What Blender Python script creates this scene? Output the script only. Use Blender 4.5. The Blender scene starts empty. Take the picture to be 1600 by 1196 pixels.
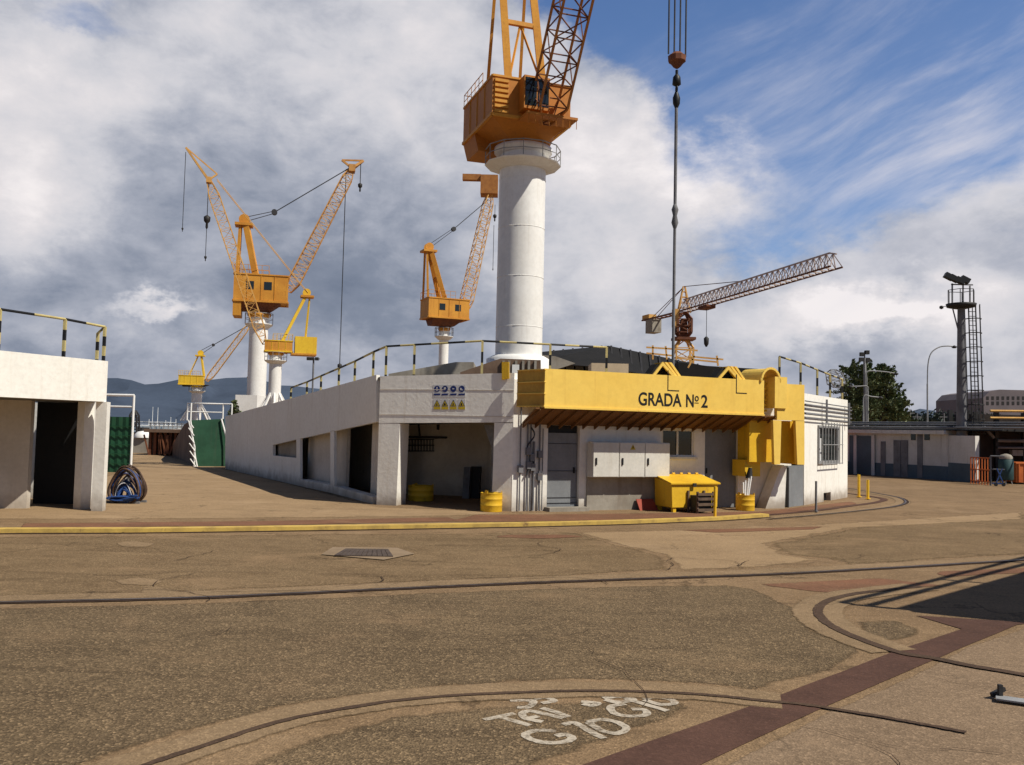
import bpy, bmesh, math, random
from mathutils import Vector, Matrix
random.seed(7)
sc = bpy.context.scene
C = sc.collection
# ------------------------------------------------------------------ camera
F = 1400.0; CX = 800.0; CY = 598.0
PITCH = math.radians(3.1); ROLL = math.radians(1.3)
ROT = Matrix.Rotation(math.pi/2 + PITCH, 3, 'X') @ Matrix.Rotation(ROLL, 3, 'Z')
EYE = Vector((0, 0, 2.0))
cd = bpy.data.cameras.new('camera'); cam = bpy.data.objects.new('camera', cd); C.objects.link(cam)
cd.sensor_width = 36; cd.lens = 36*F/1600; cd.clip_end = 30000; cd.clip_start = .05
cam.matrix_world = Matrix.Translation(EYE) @ ROT.to_4x4()
sc.camera = cam

def ray(px, py): return (ROT @ Vector(((px-CX)/F, (CY-py)/F, -1))).normalized()
def G(px, py, z=0.0):
    d = ray(px, py); t = (z-EYE.z)/d.z
    return EYE + d*t
def D(px, py, Y):
    d = ray(px, py); return EYE + d*(Y/d.y)
def W(px, py, A, B):                       # where a sight line meets the upright plane through A and B
    d = ray(px, py); n = Vector((-(B.y-A.y), B.x-A.x, 0))
    return EYE + d*(n.dot(A-EYE)/n.dot(d))
def V(x, y, z=0): return Vector((x, y, z))
UP = V(0, 0, 1)
def flat(v, z=0.0): return V(v.x, v.y, z)

# ------------------------------------------------------------------ materials
MATS = {}
def newmat(name):
    m = bpy.data.materials.new(name); m.use_nodes = True
    nt = m.node_tree; b = nt.nodes['Principled BSDF']
    return m, nt, b
def N(nt, t, **k):
    n = nt.nodes.new(t)
    for a, v in k.items(): setattr(n, a, v)
    return n
def mixc(nt, fac, a, b, mode='MIX'):
    n = N(nt, 'ShaderNodeMix', data_type='RGBA', blend_type=mode)
    for i, v in ((0, fac), (6, a), (7, b)):
        if hasattr(v, 'is_linked') or hasattr(v, 'links'): nt.links.new(v, n.inputs[i])
        elif i == 0: n.inputs[0].default_value = v
        else: n.inputs[i].default_value = (*v[:3], 1)
    return n.outputs[2]
def noise(nt, vec, scale, detail=5, rough=.6, out=0, dist=0):
    n = N(nt, 'ShaderNodeTexNoise'); n.inputs['Scale'].default_value = scale
    n.inputs['Detail'].default_value = detail; n.inputs['Roughness'].default_value = rough
    n.inputs['Distortion'].default_value = dist
    nt.links.new(vec, n.inputs['Vector']); return n.outputs[out]
def ramp(nt, fac, lo, hi, a=0.0, b=1.0):
    n = N(nt, 'ShaderNodeMapRange'); n.clamp = True; n.interpolation_type = 'SMOOTHSTEP'
    n.inputs[1].default_value = lo; n.inputs[2].default_value = hi
    n.inputs[3].default_value = a; n.inputs[4].default_value = b
    nt.links.new(fac, n.inputs[0]); return n.outputs[0]
def vmul(nt, vec, s):
    n = N(nt, 'ShaderNodeVectorMath', operation='MULTIPLY'); nt.links.new(vec, n.inputs[0])
    n.inputs[1].default_value = s; return n.outputs[0]
def mth(nt, op, a, b=None, c=None):
    n = N(nt, 'ShaderNodeMath', operation=op)
    for i, v in enumerate((a, b, c)):
        if v is None: continue
        if isinstance(v, (int, float)): n.inputs[i].default_value = v
        else: nt.links.new(v, n.inputs[i])
    return n.outputs[0]

def mat(name, col, col2=None, scale=1.5, rough=.7, streak=0.0, streakcol=(.12, .07, .04), bump=.15, metal=0.0, spots=0.0, spotcol=(.12, .05, .02), spec=.3, grime=0.0):
    if name in MATS: return MATS[name]
    m, nt, b = newmat(name)
    tc = N(nt, 'ShaderNodeNewGeometry').outputs['Position']
    col2 = col2 or tuple(c*.78 for c in col)
    c = mixc(nt, ramp(nt, noise(nt, tc, scale), .35, .7), col, col2)
    c = mixc(nt, ramp(nt, noise(nt, tc, scale*14, 3), .3, .8, 0, .22), c, tuple(x*.6 for x in col2))
    if streak:
        f = noise(nt, vmul(nt, tc, (5, 5, .35)), 1.0, 4, .65)
        c = mixc(nt, ramp(nt, f, .52, .78, 0, streak), c, streakcol)
    if spots:
        f = noise(nt, tc, 4.0, 8, .75)
        c = mixc(nt, ramp(nt, f, .57, .68, 0, spots), c, spotcol)
    if grime:
        z = N(nt, 'ShaderNodeSeparateXYZ'); nt.links.new(tc, z.inputs[0])
        g = mth(nt, 'ADD', z.outputs[2], mth(nt, 'MULTIPLY', noise(nt, tc, 3, 5), .5))
        c = mixc(nt, ramp(nt, g, .2, .75, grime, 0), c, (.2, .14, .09))
    nt.links.new(c, b.inputs['Base Color'])
    b.inputs['Roughness'].default_value = rough; b.inputs['Metallic'].default_value = metal
    b.inputs['Specular IOR Level'].default_value = spec
    if bump:
        bn = N(nt, 'ShaderNodeBump'); bn.inputs['Strength'].default_value = bump; bn.inputs['Distance'].default_value = .02
        nt.links.new(noise(nt, tc, scale*18, 4), bn.inputs['Height']); nt.links.new(bn.outputs[0], b.inputs['Normal'])
    MATS[name] = m; return m

M_white = mat('white wall paint', (.87, .85, .79), (.82, .79, .72), .6, .85, streak=.4, streakcol=(.54, .46, .36), grime=.75, bump=.3)
M_whitem = mat('white enamel', (.87, .86, .83), (.80, .78, .74), .3, .5, streak=.2, streakcol=(.40, .33, .25), bump=.05)
M_plaster = mat('grey brown plaster', (.70, .64, .56), (.58, .52, .44), .8, .9, streak=.3, streakcol=(.3, .25, .2), grime=.5)  # dull grey-brown wall colour, also used for the fascia joints
M_yel = mat('yellow beam paint', (.90, .62, .13), (.86, .56, .10), .5, .6, streak=.25, streakcol=(.42, .22, .05), bump=.12)
M_yeld = mat('yellow skip paint', (.80, .50, .03), (.70, .40, .02), 1.2, .55, spots=.5, spotcol=(.3, .13, .03), streak=.25, streakcol=(.3, .15, .03))
M_orange = mat('orange crane paint', (.52, .20, .025), (.40, .14, .018), .45, .6, streak=.5, streakcol=(.25, .08, .02), spots=.35)
M_orange2 = mat('amber crane paint', (.66, .31, .04), (.54, .23, .03), .5, .6, streak=.5, streakcol=(.3, .11, .02), spots=.4)
M_cyel = mat('bright crane yellow', (.82, .55, .04), (.7, .42, .03), .5, .5, streak=.3)
M_rust = mat('brown lattice paint', (.20, .075, .035), (.13, .05, .03), 1.5, .8, spots=.3)
M_rust2 = mat('faded brown lattice', (.56, .29, .09), (.42, .20, .06), 1.5, .8)
M_tan = mat('faded lattice paint', (.72, .42, .13), (.58, .31, .09), 1.2, .8)
M_green = mat('green sheeting', (.02, .095, .045), (.015, .07, .032), .8, .6, streak=.5, streakcol=(.05, .09, .05))
M_grey = mat('grey door paint', (.23, .24, .25), (.18, .19, .20), .9, .6, streak=.3, streakcol=(.12, .11, .1))
M_cab = mat('pale cabinet enamel', (.72, .70, .64), (.62, .60, .54), 1, .5, streak=.25, streakcol=(.4, .33, .25))
M_dark = mat('dark steel', (.035, .033, .033), None, 2, .6)
M_black = mat('black paint', (.015, .015, .016), None, 2, .5)
M_rope = mat('wire rope', (.05, .05, .055), None, 3, .6)
M_steel = mat('weathered grey steel', (.20, .20, .21), (.13, .13, .14), 2, .6, spots=.3)
M_galv = mat('galvanised pipe', (.34, .34, .34), (.24, .24, .24), 2, .5)
M_conc = mat('stained concrete', (.36, .33, .28), (.24, .21, .17), .8, .9, streak=.4)
M_brownp = mat('rusty retaining plate', (.20, .13, .09), (.12, .075, .05), 1, .85, streak=.5, spots=.4)
M_roof = mat('black corrugated roofing', (.012, .011, .011), (.007, .007, .007), 1.5, .8)
M_bark = mat('bark', (.10, .075, .05), None, 4, .9)
M_concrete_roof = mat('roof felt', (.18, .17, .15), None, 1, .9)
M_bluegrey = mat('blue grey dado paint', (.10, .14, .17), (.08, .11, .13), .8, .8)
M_redp = mat('red panel', (.35, .06, .035), None, 2, .7, spots=.4)
M_orangep = mat('orange guard paint', (.60, .16, .04), (.45, .11, .03), 2, .7)
M_blueh = mat('blue hose rubber', (.025, .07, .24), (.02, .05, .16), 6, .5)
M_brownh = mat('brown hose rubber', (.10, .055, .035), (.05, .03, .02), 6, .6)
M_whiteh = mat('pale hose', (.55, .55, .58), None, 6, .6)
M_wood = mat('grey timber', (.16, .11, .075), (.09, .06, .045), 5, .9)
M_teal = mat('teal paint', (.03, .075, .08), None, 2, .6)
M_signw = mat('sign white', (.62, .62, .62), (.55, .55, .55), 3, .6)
M_signb = mat('sign blue', (.012, .03, .16), (.010, .022, .12), 3, .5)
M_signy = mat('sign yellow', (.60, .44, .03), (.5, .36, .03), 3, .5)
def glassm():
    m, nt, b = newmat('dark window glass')
    b.inputs['Base Color'].default_value = (.015, .02, .02, 1); b.inputs['Roughness'].default_value = .06
    b.inputs['Specular IOR Level'].default_value = .7
    return m
M_glass = glassm()

# ------------------------------------------------------------------ ground materials
def groundmat(name, c1, c2, c3, grain=.5, big=.25, crack=.0, stains=.35, bump=.5, tyre=.3, worn=0.0, worncol=(.29, .19, .105), soft=0.0):
    m, nt, b = newmat(name)
    P = N(nt, 'ShaderNodeNewGeometry').outputs['Position']
    c = mixc(nt, ramp(nt, noise(nt, P, big, 6, .65), .35, .65), c1, c2)
    c = mixc(nt, ramp(nt, noise(nt, P, 1.3, 6, .7), .42, .72, 0, stains), c, c3)
    # long drag marks along the traffic direction
    f = noise(nt, vmul(nt, P, (.5, 3.2, 1)), .8, 6, .7, dist=.6)
    c = mixc(nt, ramp(nt, f, .50, .75, 0, tyre), c, tuple(x*.6 for x in c3))
    f = noise(nt, vmul(nt, P, (.35, 2.0, 1)), 1.1, 5, .6, dist=.3)
    c = mixc(nt, ramp(nt, f, .56, .8, 0, tyre*.8), c, tuple(min(1, x*1.25) for x in c1))
    # aggregate grain at two sizes
    v = N(nt, 'ShaderNodeTexVoronoi'); v.inputs['Scale'].default_value = 58; nt.links.new(P, v.inputs['Vector'])
    h = N(nt, 'ShaderNodeSeparateColor'); nt.links.new(v.outputs['Color'], h.inputs[0])
    c = mixc(nt, ramp(nt, h.outputs[0], .0, 1, 0, grain), c, tuple(x*.42 for x in c3))
    c = mixc(nt, ramp(nt, h.outputs[1], .72, 1, 0, grain*1.1), c, tuple(min(1, x*1.65) for x in c1))
    g = noise(nt, P, 22, 4, .8)
    c = mixc(nt, ramp(nt, g, .35, .75, 0, grain), c, tuple(x*.5 for x in c2))
    c = mixc(nt, ramp(nt, noise(nt, P, 7, 5, .8), .6, .8, 0, .3), c, tuple(min(1, x*1.3) for x in c1))
    if worn:
        k = noise(nt, vmul(nt, P, (.8, 1.3, 1)), .55, 10, .72, dist=.4)
        c = mixc(nt, ramp(nt, k, .52, .68, 0, worn), c, worncol)
        k = noise(nt, vmul(nt, P, (.6, 1.6, 1)), 2.6, 8, .75)
        c = mixc(nt, ramp(nt, k, .56, .74, 0, worn*.7), c, worncol)
        k = noise(nt, P, .9, 7, .7, dist=.5)
        c = mixc(nt, ramp(nt, k, .58, .72, 0, .45), c, tuple(x*.55 for x in c3))
    if crack:
        w = N(nt, 'ShaderNodeVectorMath', operation='ADD'); nt.links.new(P, w.inputs[0])
        nn = noise(nt, P, 1.5, 4, .6, out=1); nt.links.new(nn, w.inputs[1])
        v2 = N(nt, 'ShaderNodeTexVoronoi', feature='DISTANCE_TO_EDGE'); v2.inputs['Scale'].default_value = .33
        nt.links.new(w.outputs[0], v2.inputs['Vector'])
        k = ramp(nt, v2.outputs[0], .0, .012, crack, 0)
        k = mth(nt, 'MULTIPLY', k, ramp(nt, noise(nt, P, .7, 2), .45, .6))
        c = mixc(nt, k, c, tuple(x*.25 for x in c3))
    nt.links.new(c, b.inputs['Base Color']); b.inputs['Roughness'].default_value = .92
    b.inputs['Specular IOR Level'].default_value = .15
    bn = N(nt, 'ShaderNodeBump'); bn.inputs['Strength'].default_value = bump; bn.inputs['Distance'].default_value = .012
    nt.links.new(mth(nt, 'ADD', g, v.outputs['Distance']), bn.inputs['Height']); nt.links.new(bn.outputs[0], b.inputs['Normal'])
    if soft:
        at = N(nt, 'ShaderNodeAttribute'); at.attribute_name = 'edge'
        k = mth(nt, 'MULTIPLY', mth(nt, 'SUBTRACT', noise(nt, P, 2.2, 9, .75), .5), soft*2.4)
        k = mth(nt, 'ADD', at.outputs['Fac'], k)
        tr = N(nt, 'ShaderNodeBsdfTransparent'); mx = N(nt, 'ShaderNodeMixShader')
        nt.links.new(ramp(nt, k, 0, soft*.6), mx.inputs[0]); nt.links.new(tr.outputs[0], mx.inputs[1]); nt.links.new(b.outputs[0], mx.inputs[2])
        nt.links.new(mx.outputs[0], nt.nodes['Material Output'].inputs[0])
    return m
GM_base = groundmat('tan yard concrete', (.300, .198, .110), (.245, .160, .088), (.175, .112, .06), .36, .3, .6, .6, .5, .7, worn=.3, worncol=(.40, .28, .17))
GM_asph = groundmat('worn dark asphalt', (.245, .170, .096), (.190, .132, .074), (.118, .080, .045), .68, .45, .35, .65, .8, .85, worn=.42, soft=.16)
GM_mid = groundmat('brown asphalt', (.26, .176, .096), (.215, .145, .078), (.14, .088, .045), .5, .4, .6, .6, .5, .8, worn=.6, soft=.3)
GM_conc = groundmat('pale concrete band', (.31, .212, .122), (.26, .177, .100), (.19, .127, .07), .32, .8, .5, .55, .4, .3, worn=.4, worncol=(.23, .16, .095), soft=.08)
GM_right = groundmat('beige concrete slab', (.295, .205, .130), (.250, .172, .108), (.18, .122, .075), .36, .5, .7, .6, .4, .7, worn=.35, worncol=(.38, .255, .155), soft=.04)
GM_rust = groundmat('rusted steel cover', (.115, .060, .043), (.088, .046, .034), (.06, .032, .023), .22, 1.2, 0, .6, .15, .35)
GM_rust2 = groundmat('red oxide plate', (.24, .115, .066), (.185, .092, .054), (.13, .07, .040), .28, .9, 0, .6, .15, .4, worn=.35, soft=.06)
GM_groove = groundmat('rail groove', (.055, .032, .022), (.04, .025, .018), (.03, .02, .015), .2, 1, 0, .3, .2, .2)
GM_track = groundmat('packed rail track', (.105, .066, .043), (.08, .05, .034), (.05, .032, .022), .3, 1.2, 0, .6, .2, .4)
M_railh = mat('worn rail steel', (.17, .13, .11), (.10, .07, .055), 6, .4, metal=.6)
GM_curb = mat('worn yellow kerb paint', (.62, .42, .10), (.42, .28, .08), 2.5, .8, spots=.95, spotcol=(.22, .13, .06), streak=.3)

# ------------------------------------------------------------------ mesh builder
class MB:
    def __init__(s): s.v = []; s.f = []; s.sm = []; s.mi = []; s.cur = 0
    def add(s, vs, fs, smooth=False):
        o = len(s.v); s.v += [Vector(p) for p in vs]; s.f += [tuple(i+o for i in f) for f in fs]; s.sm += [smooth]*len(fs); s.mi += [s.cur]*len(fs); return s
    def hexa(s, b, t):          # bottom quad, top quad (same order)
        return s.add(list(b)+list(t), [(3, 2, 1, 0), (4, 5, 6, 7), (0, 1, 5, 4), (1, 2, 6, 5), (2, 3, 7, 6), (3, 0, 4, 7)])
    def obox(s, o, u, v, w, a, b, c):   # oriented box with ranges along the axes
        P = lambda i, j, k: o+u*a[i]+v*b[j]+w*c[k]
        return s.hexa([P(0, 0, 0), P(1, 0, 0), P(1, 1, 0), P(0, 1, 0)], [P(0, 0, 1), P(1, 0, 1), P(1, 1, 1), P(0, 1, 1)])
    def box(s, x0, x1, y0, y1, z0, z1): return s.obox(V(0, 0, 0), V(1, 0, 0), V(0, 1, 0), UP, (x0, x1), (y0, y1), (z0, z1))
    def prism(s, pts, ext):     # planar polygon pushed along ext
        n = len(pts); vs = [Vector(p) for p in pts]+[Vector(p)+ext for p in pts]
        return s.add(vs, [tuple(range(n-1, -1, -1)), tuple(range(n, 2*n))]+[(i, (i+1) % n, n+(i+1) % n, n+i) for i in range(n)])
    def bar(s, p, q, w, h=None, up=None):
        h = h or w; d = (q-p); L = d.length
        if L < 1e-5: return s
        d /= L; up = up or (UP if abs(d.z) < .95 else V(1, 0, 0))
        x = d.cross(up).normalized(); y = x.cross(d)
        return s.obox(p, x, y, d, (-w/2, w/2), (-h/2, h/2), (0, L))
    def tube(s, p, q, r, r2=None, n=8, cap=True, smooth=True):
        r2 = r if r2 is None else r2; d = (q-p).normalized(); up = UP if abs(d.z) < .95 else V(1, 0, 0)
        x = d.cross(up).normalized(); y = x.cross(d); vs = []
        for c, rr in ((p, r), (q, r2)):
            for i in range(n):
                a = 2*math.pi*i/n; vs.append(c+x*rr*math.cos(a)+y*rr*math.sin(a))
        s.add(vs, [(i, (i+1) % n, n+(i+1) % n, n+i) for i in range(n)], smooth)
        if cap: s.add(vs, [tuple(range(n-1, -1, -1)), tuple(range(n, 2*n))])
        return s
    def path(s, pts, r, n=6):
        for a, b in zip(pts, pts[1:]): s.tube(a, b, r, n=n)
        return s
    def lathe(s, o, prof, n=32, smooth=True, a0=0):   # prof: (r, z)
        vs = []
        for r, z in prof:
            for i in range(n):
                a = 2*math.pi*i/n+a0; vs.append(o+V(r*math.cos(a), r*math.sin(a), z))
        fs = []
        for k in range(len(prof)-1):
            for i in range(n): fs.append((k*n+i, k*n+(i+1) % n, (k+1)*n+(i+1) % n, (k+1)*n+i))
        s.add(vs, fs, smooth); m = len(prof)-1
        s.add(vs, [tuple(range(n-1, -1, -1)), tuple(range(m*n, m*n+n))])
        return s
    def torus(s, c, ax, R, r, n=28, k=8, sx=1.0):
        ax = ax.normalized(); x = ax.cross(UP if abs(ax.z) < .9 else V(1, 0, 0)).normalized(); y = ax.cross(x); vs = []; fs = []
        for i in range(n):
            a = 2*math.pi*i/n; e = x*math.cos(a)*sx+y*math.sin(a)
            for j in range(k):
                b = 2*math.pi*j/k; vs.append(c+e*(R+r*math.cos(b))+ax*r*math.sin(b))
        for i in range(n):
            for j in range(k): fs.append((i*k+j, ((i+1) % n)*k+j, ((i+1) % n)*k+(j+1) % k, i*k+(j+1) % k))
        return s.add(vs, fs, True)
    def build(s, name, m, parent=None, bevel=0):
        me = bpy.data.meshes.new(name); off = V(0, 0, 0)
        p = parent
        while p: off = off+p.location; p = p.parent
        me.from_pydata([tuple(x-off) for x in s.v], [], s.f); [me.materials.append(x) for x in (m if isinstance(m, (list, tuple)) else [m])]
        me.polygons.foreach_set('use_smooth', s.sm)
        if len(s.mi) == len(s.f): me.polygons.foreach_set('material_index', s.mi); me.update()
        bm = bmesh.new(); bm.from_mesh(me); bmesh.ops.remove_doubles(bm, verts=bm.verts, dist=1e-5) if False else None
        bmesh.ops.recalc_face_normals(bm, faces=bm.faces); bm.to_mesh(me); bm.free()
        o = bpy.data.objects.new(name, me); C.objects.link(o)
        if parent: o.parent = parent
        if bevel:
            mod = o.modifiers.new('bevel', 'BEVEL'); mod.width = bevel; mod.segments = 2; mod.limit_method = 'ANGLE'
        return o
def tag(o, label=None, cat=None, group=None, kind=None):
    if label: o['label'] = label
    if cat: o['category'] = cat
    if group: o['group'] = group
    if kind: o['kind'] = kind
    return o
def thing(name, label, cat, loc, group=None):
    o = bpy.data.objects.new(name, None); C.objects.link(o); o.location = loc; o.empty_display_size = .2
    return tag(o, label, cat, group)
def copy_thing(root, loc, label):
    r = root.copy(); C.objects.link(r); r.location = loc; r['label'] = label
    for ch in list(root.children):
        c = ch.copy(); C.objects.link(c); c.parent = r
        for g in list(ch.children):
            d = g.copy(); C.objects.link(d); d.parent = c
    return r
def text_mb(txt, size, o, u, w, n, depth=.004):
    cu = bpy.data.curves.new('t', 'FONT'); cu.body = txt; cu.size = size; cu.offset = size*.018
    ob = bpy.data.objects.new('t', cu); C.objects.link(ob)
    dg = bpy.context.evaluated_depsgraph_get(); me = ob.evaluated_get(dg).to_mesh()
    mb = MB(); mb.add([o+u*v.co.x+w*v.co.y+n*depth for v in me.vertices], [tuple(p.vertices) for p in me.polygons])
    wd = max([v.co.x for v in me.vertices]+[0])
    bpy.data.objects.remove(ob); return mb, wd

# ------------------------------------------------------------------ ground
def smooth_pts(pts, k=8):
    out = []
    for i in range(len(pts)-1):
        p0 = pts[max(i-1, 0)]; p1 = pts[i]; p2 = pts[i+1]; p3 = pts[min(i+2, len(pts)-1)]
        for j in range(k):
            t = j/k
            out.append(.5*((2*p1)+(-p0+p2)*t+(2*p0-5*p1+4*p2-p3)*t*t+(-p0+3*p1-3*p2+p3)*t**3))
    return out+[pts[-1]]
def ribbon(pts, w, z, off=0.0, rag=0.0, height=0):
    rnd = random.Random(3); mb = MB(); n = len(pts); L = []; R = []
    for i, p in enumerate(pts):
        d = (pts[min(i+1, n-1)]-pts[max(i-1, 0)]); d.z = 0; d.normalize(); s = V(-d.y, d.x)
        L.append(flat(p+s*(off+w/2+rnd.uniform(-rag, rag)), z)); R.append(flat(p+s*(off-w/2+rnd.uniform(-rag, rag)), z))
    vs = []
    for l, r in zip(L, R): vs += [l, r]
    mb.add(vs, [(2*i, 2*i+1, 2*i+3, 2*i+2) for i in range(n-1)])
    if height:
        vs = []
        for l, r in zip(L, R): vs += [l, flat(l, z-height), r, flat(r, z-height)]
        fs = []
        for i in range(n-1): fs += [(4*i, 4*i+4, 4*i+5, 4*i+1), (4*i+2, 4*i+3, 4*i+7, 4*i+6)]
        mb.add(vs, fs)
    return mb
def gpts(L): return [G(x, y) for x, y in L]
SOFT = ('worn dark asphalt', 'brown asphalt', 'pale concrete band', 'beige concrete slab', 'red oxide plate', 'pale slip road concrete')
def set_edge(me, vals):
    at = me.attributes.new('edge', 'FLOAT', 'POINT'); at.data.foreach_set('value', vals)
def sheet(name, px, z, m, rag=.04, step=.12):
    P = gpts(px); me = bpy.data.meshes.new(name)
    if m.name in SOFT:
        n = len(P); x0 = min(p.x for p in P)-.4; x1 = max(p.x for p in P)+.4; y0 = min(p.y for p in P)-.4; y1 = max(p.y for p in P)+.4
        st = max(.12, math.sqrt((x1-x0)*(y1-y0)/26000)); nx = int((x1-x0)/st)+2; ny = int((y1-y0)/st)+2
        E = [(P[i].x, P[i].y, P[(i+1) % n].x, P[(i+1) % n].y) for i in range(n)]
        D_ = []
        for j in range(ny):
            y = y0+j*st
            for i in range(nx):
                x = x0+i*st; ins = False; dm = 9e9
                for ax, ay, bx, by in E:
                    if (ay > y) != (by > y) and x < ax+(y-ay)/(by-ay)*(bx-ax): ins = not ins
                    ex = bx-ax; ey = by-ay; t = ((x-ax)*ex+(y-ay)*ey)/(ex*ex+ey*ey); t = 0 if t < 0 else 1 if t > 1 else t
                    d2 = (ax+t*ex-x)**2+(ay+t*ey-y)**2
                    if d2 < dm: dm = d2
                D_.append((1 if ins else -1)*math.sqrt(dm))
        idx = {}; vs = []; vals = []; fs = []
        for j in range(ny-1):
            for i in range(nx-1):
                q = (j*nx+i, j*nx+i+1, (j+1)*nx+i+1, (j+1)*nx+i)
                if max(D_[k] for k in q) < -.3: continue
                f = []
                for k in q:
                    if k not in idx: idx[k] = len(vs); vs.append((x0+(k % nx)*st, y0+(k//nx)*st, z)); vals.append(D_[k])
                    f.append(idx[k])
                fs.append(f)
        me.from_pydata(vs, [], fs); set_edge(me, vals)
    else:
        out = []; rnd = random.Random(len(px)*7+int(px[0][0]))
        for i, p in enumerate(P):
            q = P[(i+1) % len(P)]; L = (q-p).length; k = max(1, min(160, int(L/step)))
            nrm = V(-(q-p).y, (q-p).x).normalized()
            for j in range(k): t = j/k; e = 0 if j == 0 else rag*rnd.uniform(-.8, .8); out.append(flat(p.lerp(q, t)+nrm*e, z))
        bm = bmesh.new(); vs = [bm.verts.new(p) for p in out]
        f = bm.faces.new(vs); bmesh.ops.triangulate(bm, faces=[f]); bmesh.ops.recalc_face_normals(bm, faces=bm.faces); bm.to_mesh(me); bm.free()
    me.materials.append(m)
    o = bpy.data.objects.new(name, me); C.objects.link(o); return lift(tag(o, kind='structure'))
def band(pts, w, z, off=0.0):
    n = len(pts); vs = []; vals = []; fs = []
    for i, p in enumerate(pts):
        d = (pts[min(i+1, n-1)]-pts[max(i-1, 0)]); d.z = 0; d.normalize(); s_ = V(-d.y, d.x)
        for o_, e in ((-w/2-.15, -.15), (-w/2, 0), (0, w/2), (w/2, 0), (w/2+.15, -.15)): vs.append(tuple(flat(p+s_*(off+o_), z))); vals.append(e)
    for i in range(n-1):
        for k in range(4): a = i*5+k; fs.append((a, a+1, a+6, a+5))
    me = bpy.data.meshes.new('concrete_band'); me.from_pydata(vs, [], fs); set_edge(me, vals); me.materials.append(GM_conc)
    o = bpy.data.objects.new('concrete_band', me); C.objects.link(o); return lift(tag(o, kind='structure'))

ZC = [0]
def lift(o):
    ZC[0] += 1; o.location.z += .0002*ZC[0]; return o
def structure(mb, name, m): return tag(mb.build(name, m), kind='structure')
def lift_structure(mb, name, m): return lift(structure(mb, name, m))
structure(MB().add([V(-9000, -200), V(9000, -200), V(9000, 12000), V(-9000, 12000)], [(0, 1, 2, 3)]), 'ground', GM_base)
wm, nt, b = newmat('sea water'); b.inputs['Base Color'].default_value = (.05, .09, .12, 1); b.inputs['Roughness'].default_value = .15
bn = N(nt, 'ShaderNodeBump'); bn.inputs['Strength'].default_value = .4
nt.links.new(noise(nt, N(nt, 'ShaderNodeNewGeometry').outputs['Position'], .8), bn.inputs['Height']); nt.links.new(bn.outputs[0], b.inputs['Normal'])
structure(MB().add([V(-4000, 170, .05), V(-20, 170, .05), V(-20, 2800, .05), V(-4000, 2800, .05)], [(0, 1, 2, 3)]), 'water', wm)

Z1, Z2, Z3, Z4, Z5 = .001, .003, .005, .007, .009
# asphalt areas
sheet('asphalt_yard', [(-900, 955), (0, 950), (300, 943), (600, 930), (900, 918), (1130, 914), (1185, 922), (1240, 950), (1275, 985), (1355, 1018), (1300, 1048), (1180, 1079), (1110, 1071), (980, 1063), (800, 1066), (600, 1082), (450, 1104), (300, 1143), (130, 1196), (-100, 1290), (-900, 1420)], Z1, GM_asph)
sheet('asphalt_patch', [(350, 1210), (480, 1152), (640, 1115), (800, 1100), (960, 1094), (1100, 1099), (1040, 1122), (960, 1155), (850, 1196), (700, 1260), (300, 1260)], Z1, GM_asph)
sheet('asphalt_lane', [(-300, 842), (0, 839), (400, 836), (900, 832), (960, 850), (1035, 868), (1050, 890), (900, 900), (600, 912), (300, 926), (0, 934), (-300, 941)], Z1, GM_mid, .06)
sheet('asphalt_bend', [(1200, 851), (1330, 826), (1450, 812), (1700, 800), (1900, 830), (1700, 862), (1500, 872), (1330, 884), (1290, 872), (1230, 868)], Z1, GM_mid, .06)
sheet('concrete_slab', [(900, 1260), (1120, 1204), (1300, 1110), (1420, 1060), (1510, 1012), (1620, 976), (1800, 960), (2300, 1000), (2300, 1300)], Z1, GM_right, .02)
sheet('stained_patch', [(1340, 972), (1400, 968), (1440, 985), (1420, 1000), (1370, 1003), (1340, 990)], Z1, GM_asph, .05)
GM_slip = groundmat('pale slip road concrete', (.385, .262, .148), (.325, .220, .122), (.26, .175, .10), .3, .35, .5, .6, .5, .5, worn=.3, worncol=(.48, .34, .21), soft=.25)  # lighter tan concrete than the yard base
sheet('slip_road', [(-250, 812), (0, 812), (300, 811), (700, 807), (790, 803), (770, 800), (600, 793), (580, 789), (500, 768), (430, 750), (352, 733), (250, 710), (205, 709), (203, 735), (180, 740), (-20, 796), (-250, 800)], Z1, GM_slip)
sheet('pavement', [(900, 832), (1180, 826), (1400, 812), (1600, 800), (1600, 812), (1330, 826), (1200, 850), (1230, 868), (1290, 876), (1180, 888), (1060, 892), (1035, 868), (960, 850)], Z1, GM_slip)
# rust covers
sheet('rust_strip', [(760, 1252), (910, 1197), (1210, 1091), (1400, 1018), (1503, 984), (1432, 963), (1600, 973), (1680, 968), (1590, 977), (1503, 1013), (1400, 1058), (1291, 1105), (1100, 1194), (980, 1256)], Z3, GM_rust, .008, .5)
sheet('oxide_plate', [(1180, 914), (1290, 908), (1378, 904), (1475, 916), (1405, 921), (1290, 927), (1240, 921)], Z2, GM_rust2, .02)
sheet('oxide_strip', [(1470, 893), (1700, 884), (1700, 891), (1480, 902), (1460, 897)], Z2, GM_rust2, .02)
sheet('kerb_plate', [(30, 826.5), (36, 818.5), (400, 815), (700, 809), (722, 815), (400, 822)], Z3, GM_rust2, .03)
sheet('rust_apron', [(700, 815.5), (742, 805), (1000, 803), (1190, 800), (1330, 784), (1340, 788), (1200, 806), (1000, 813), (800, 816)], Z3, GM_rust2, .03)
sheet('rust_patch', [(770, 840), (790, 836.5), (880, 836), (920, 839.5), (850, 842.5)], Z3, GM_rust2, .03)
sheet('rust_seam', [(1060, 829), (1180, 826), (1290, 823), (1270, 828), (1120, 833)], Z3, GM_rust2, .03)
sheet('concrete_patch', [(180, 849), (205, 845), (243, 850), (232, 856), (188, 855)], Z2, GM_conc, .05)
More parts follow.
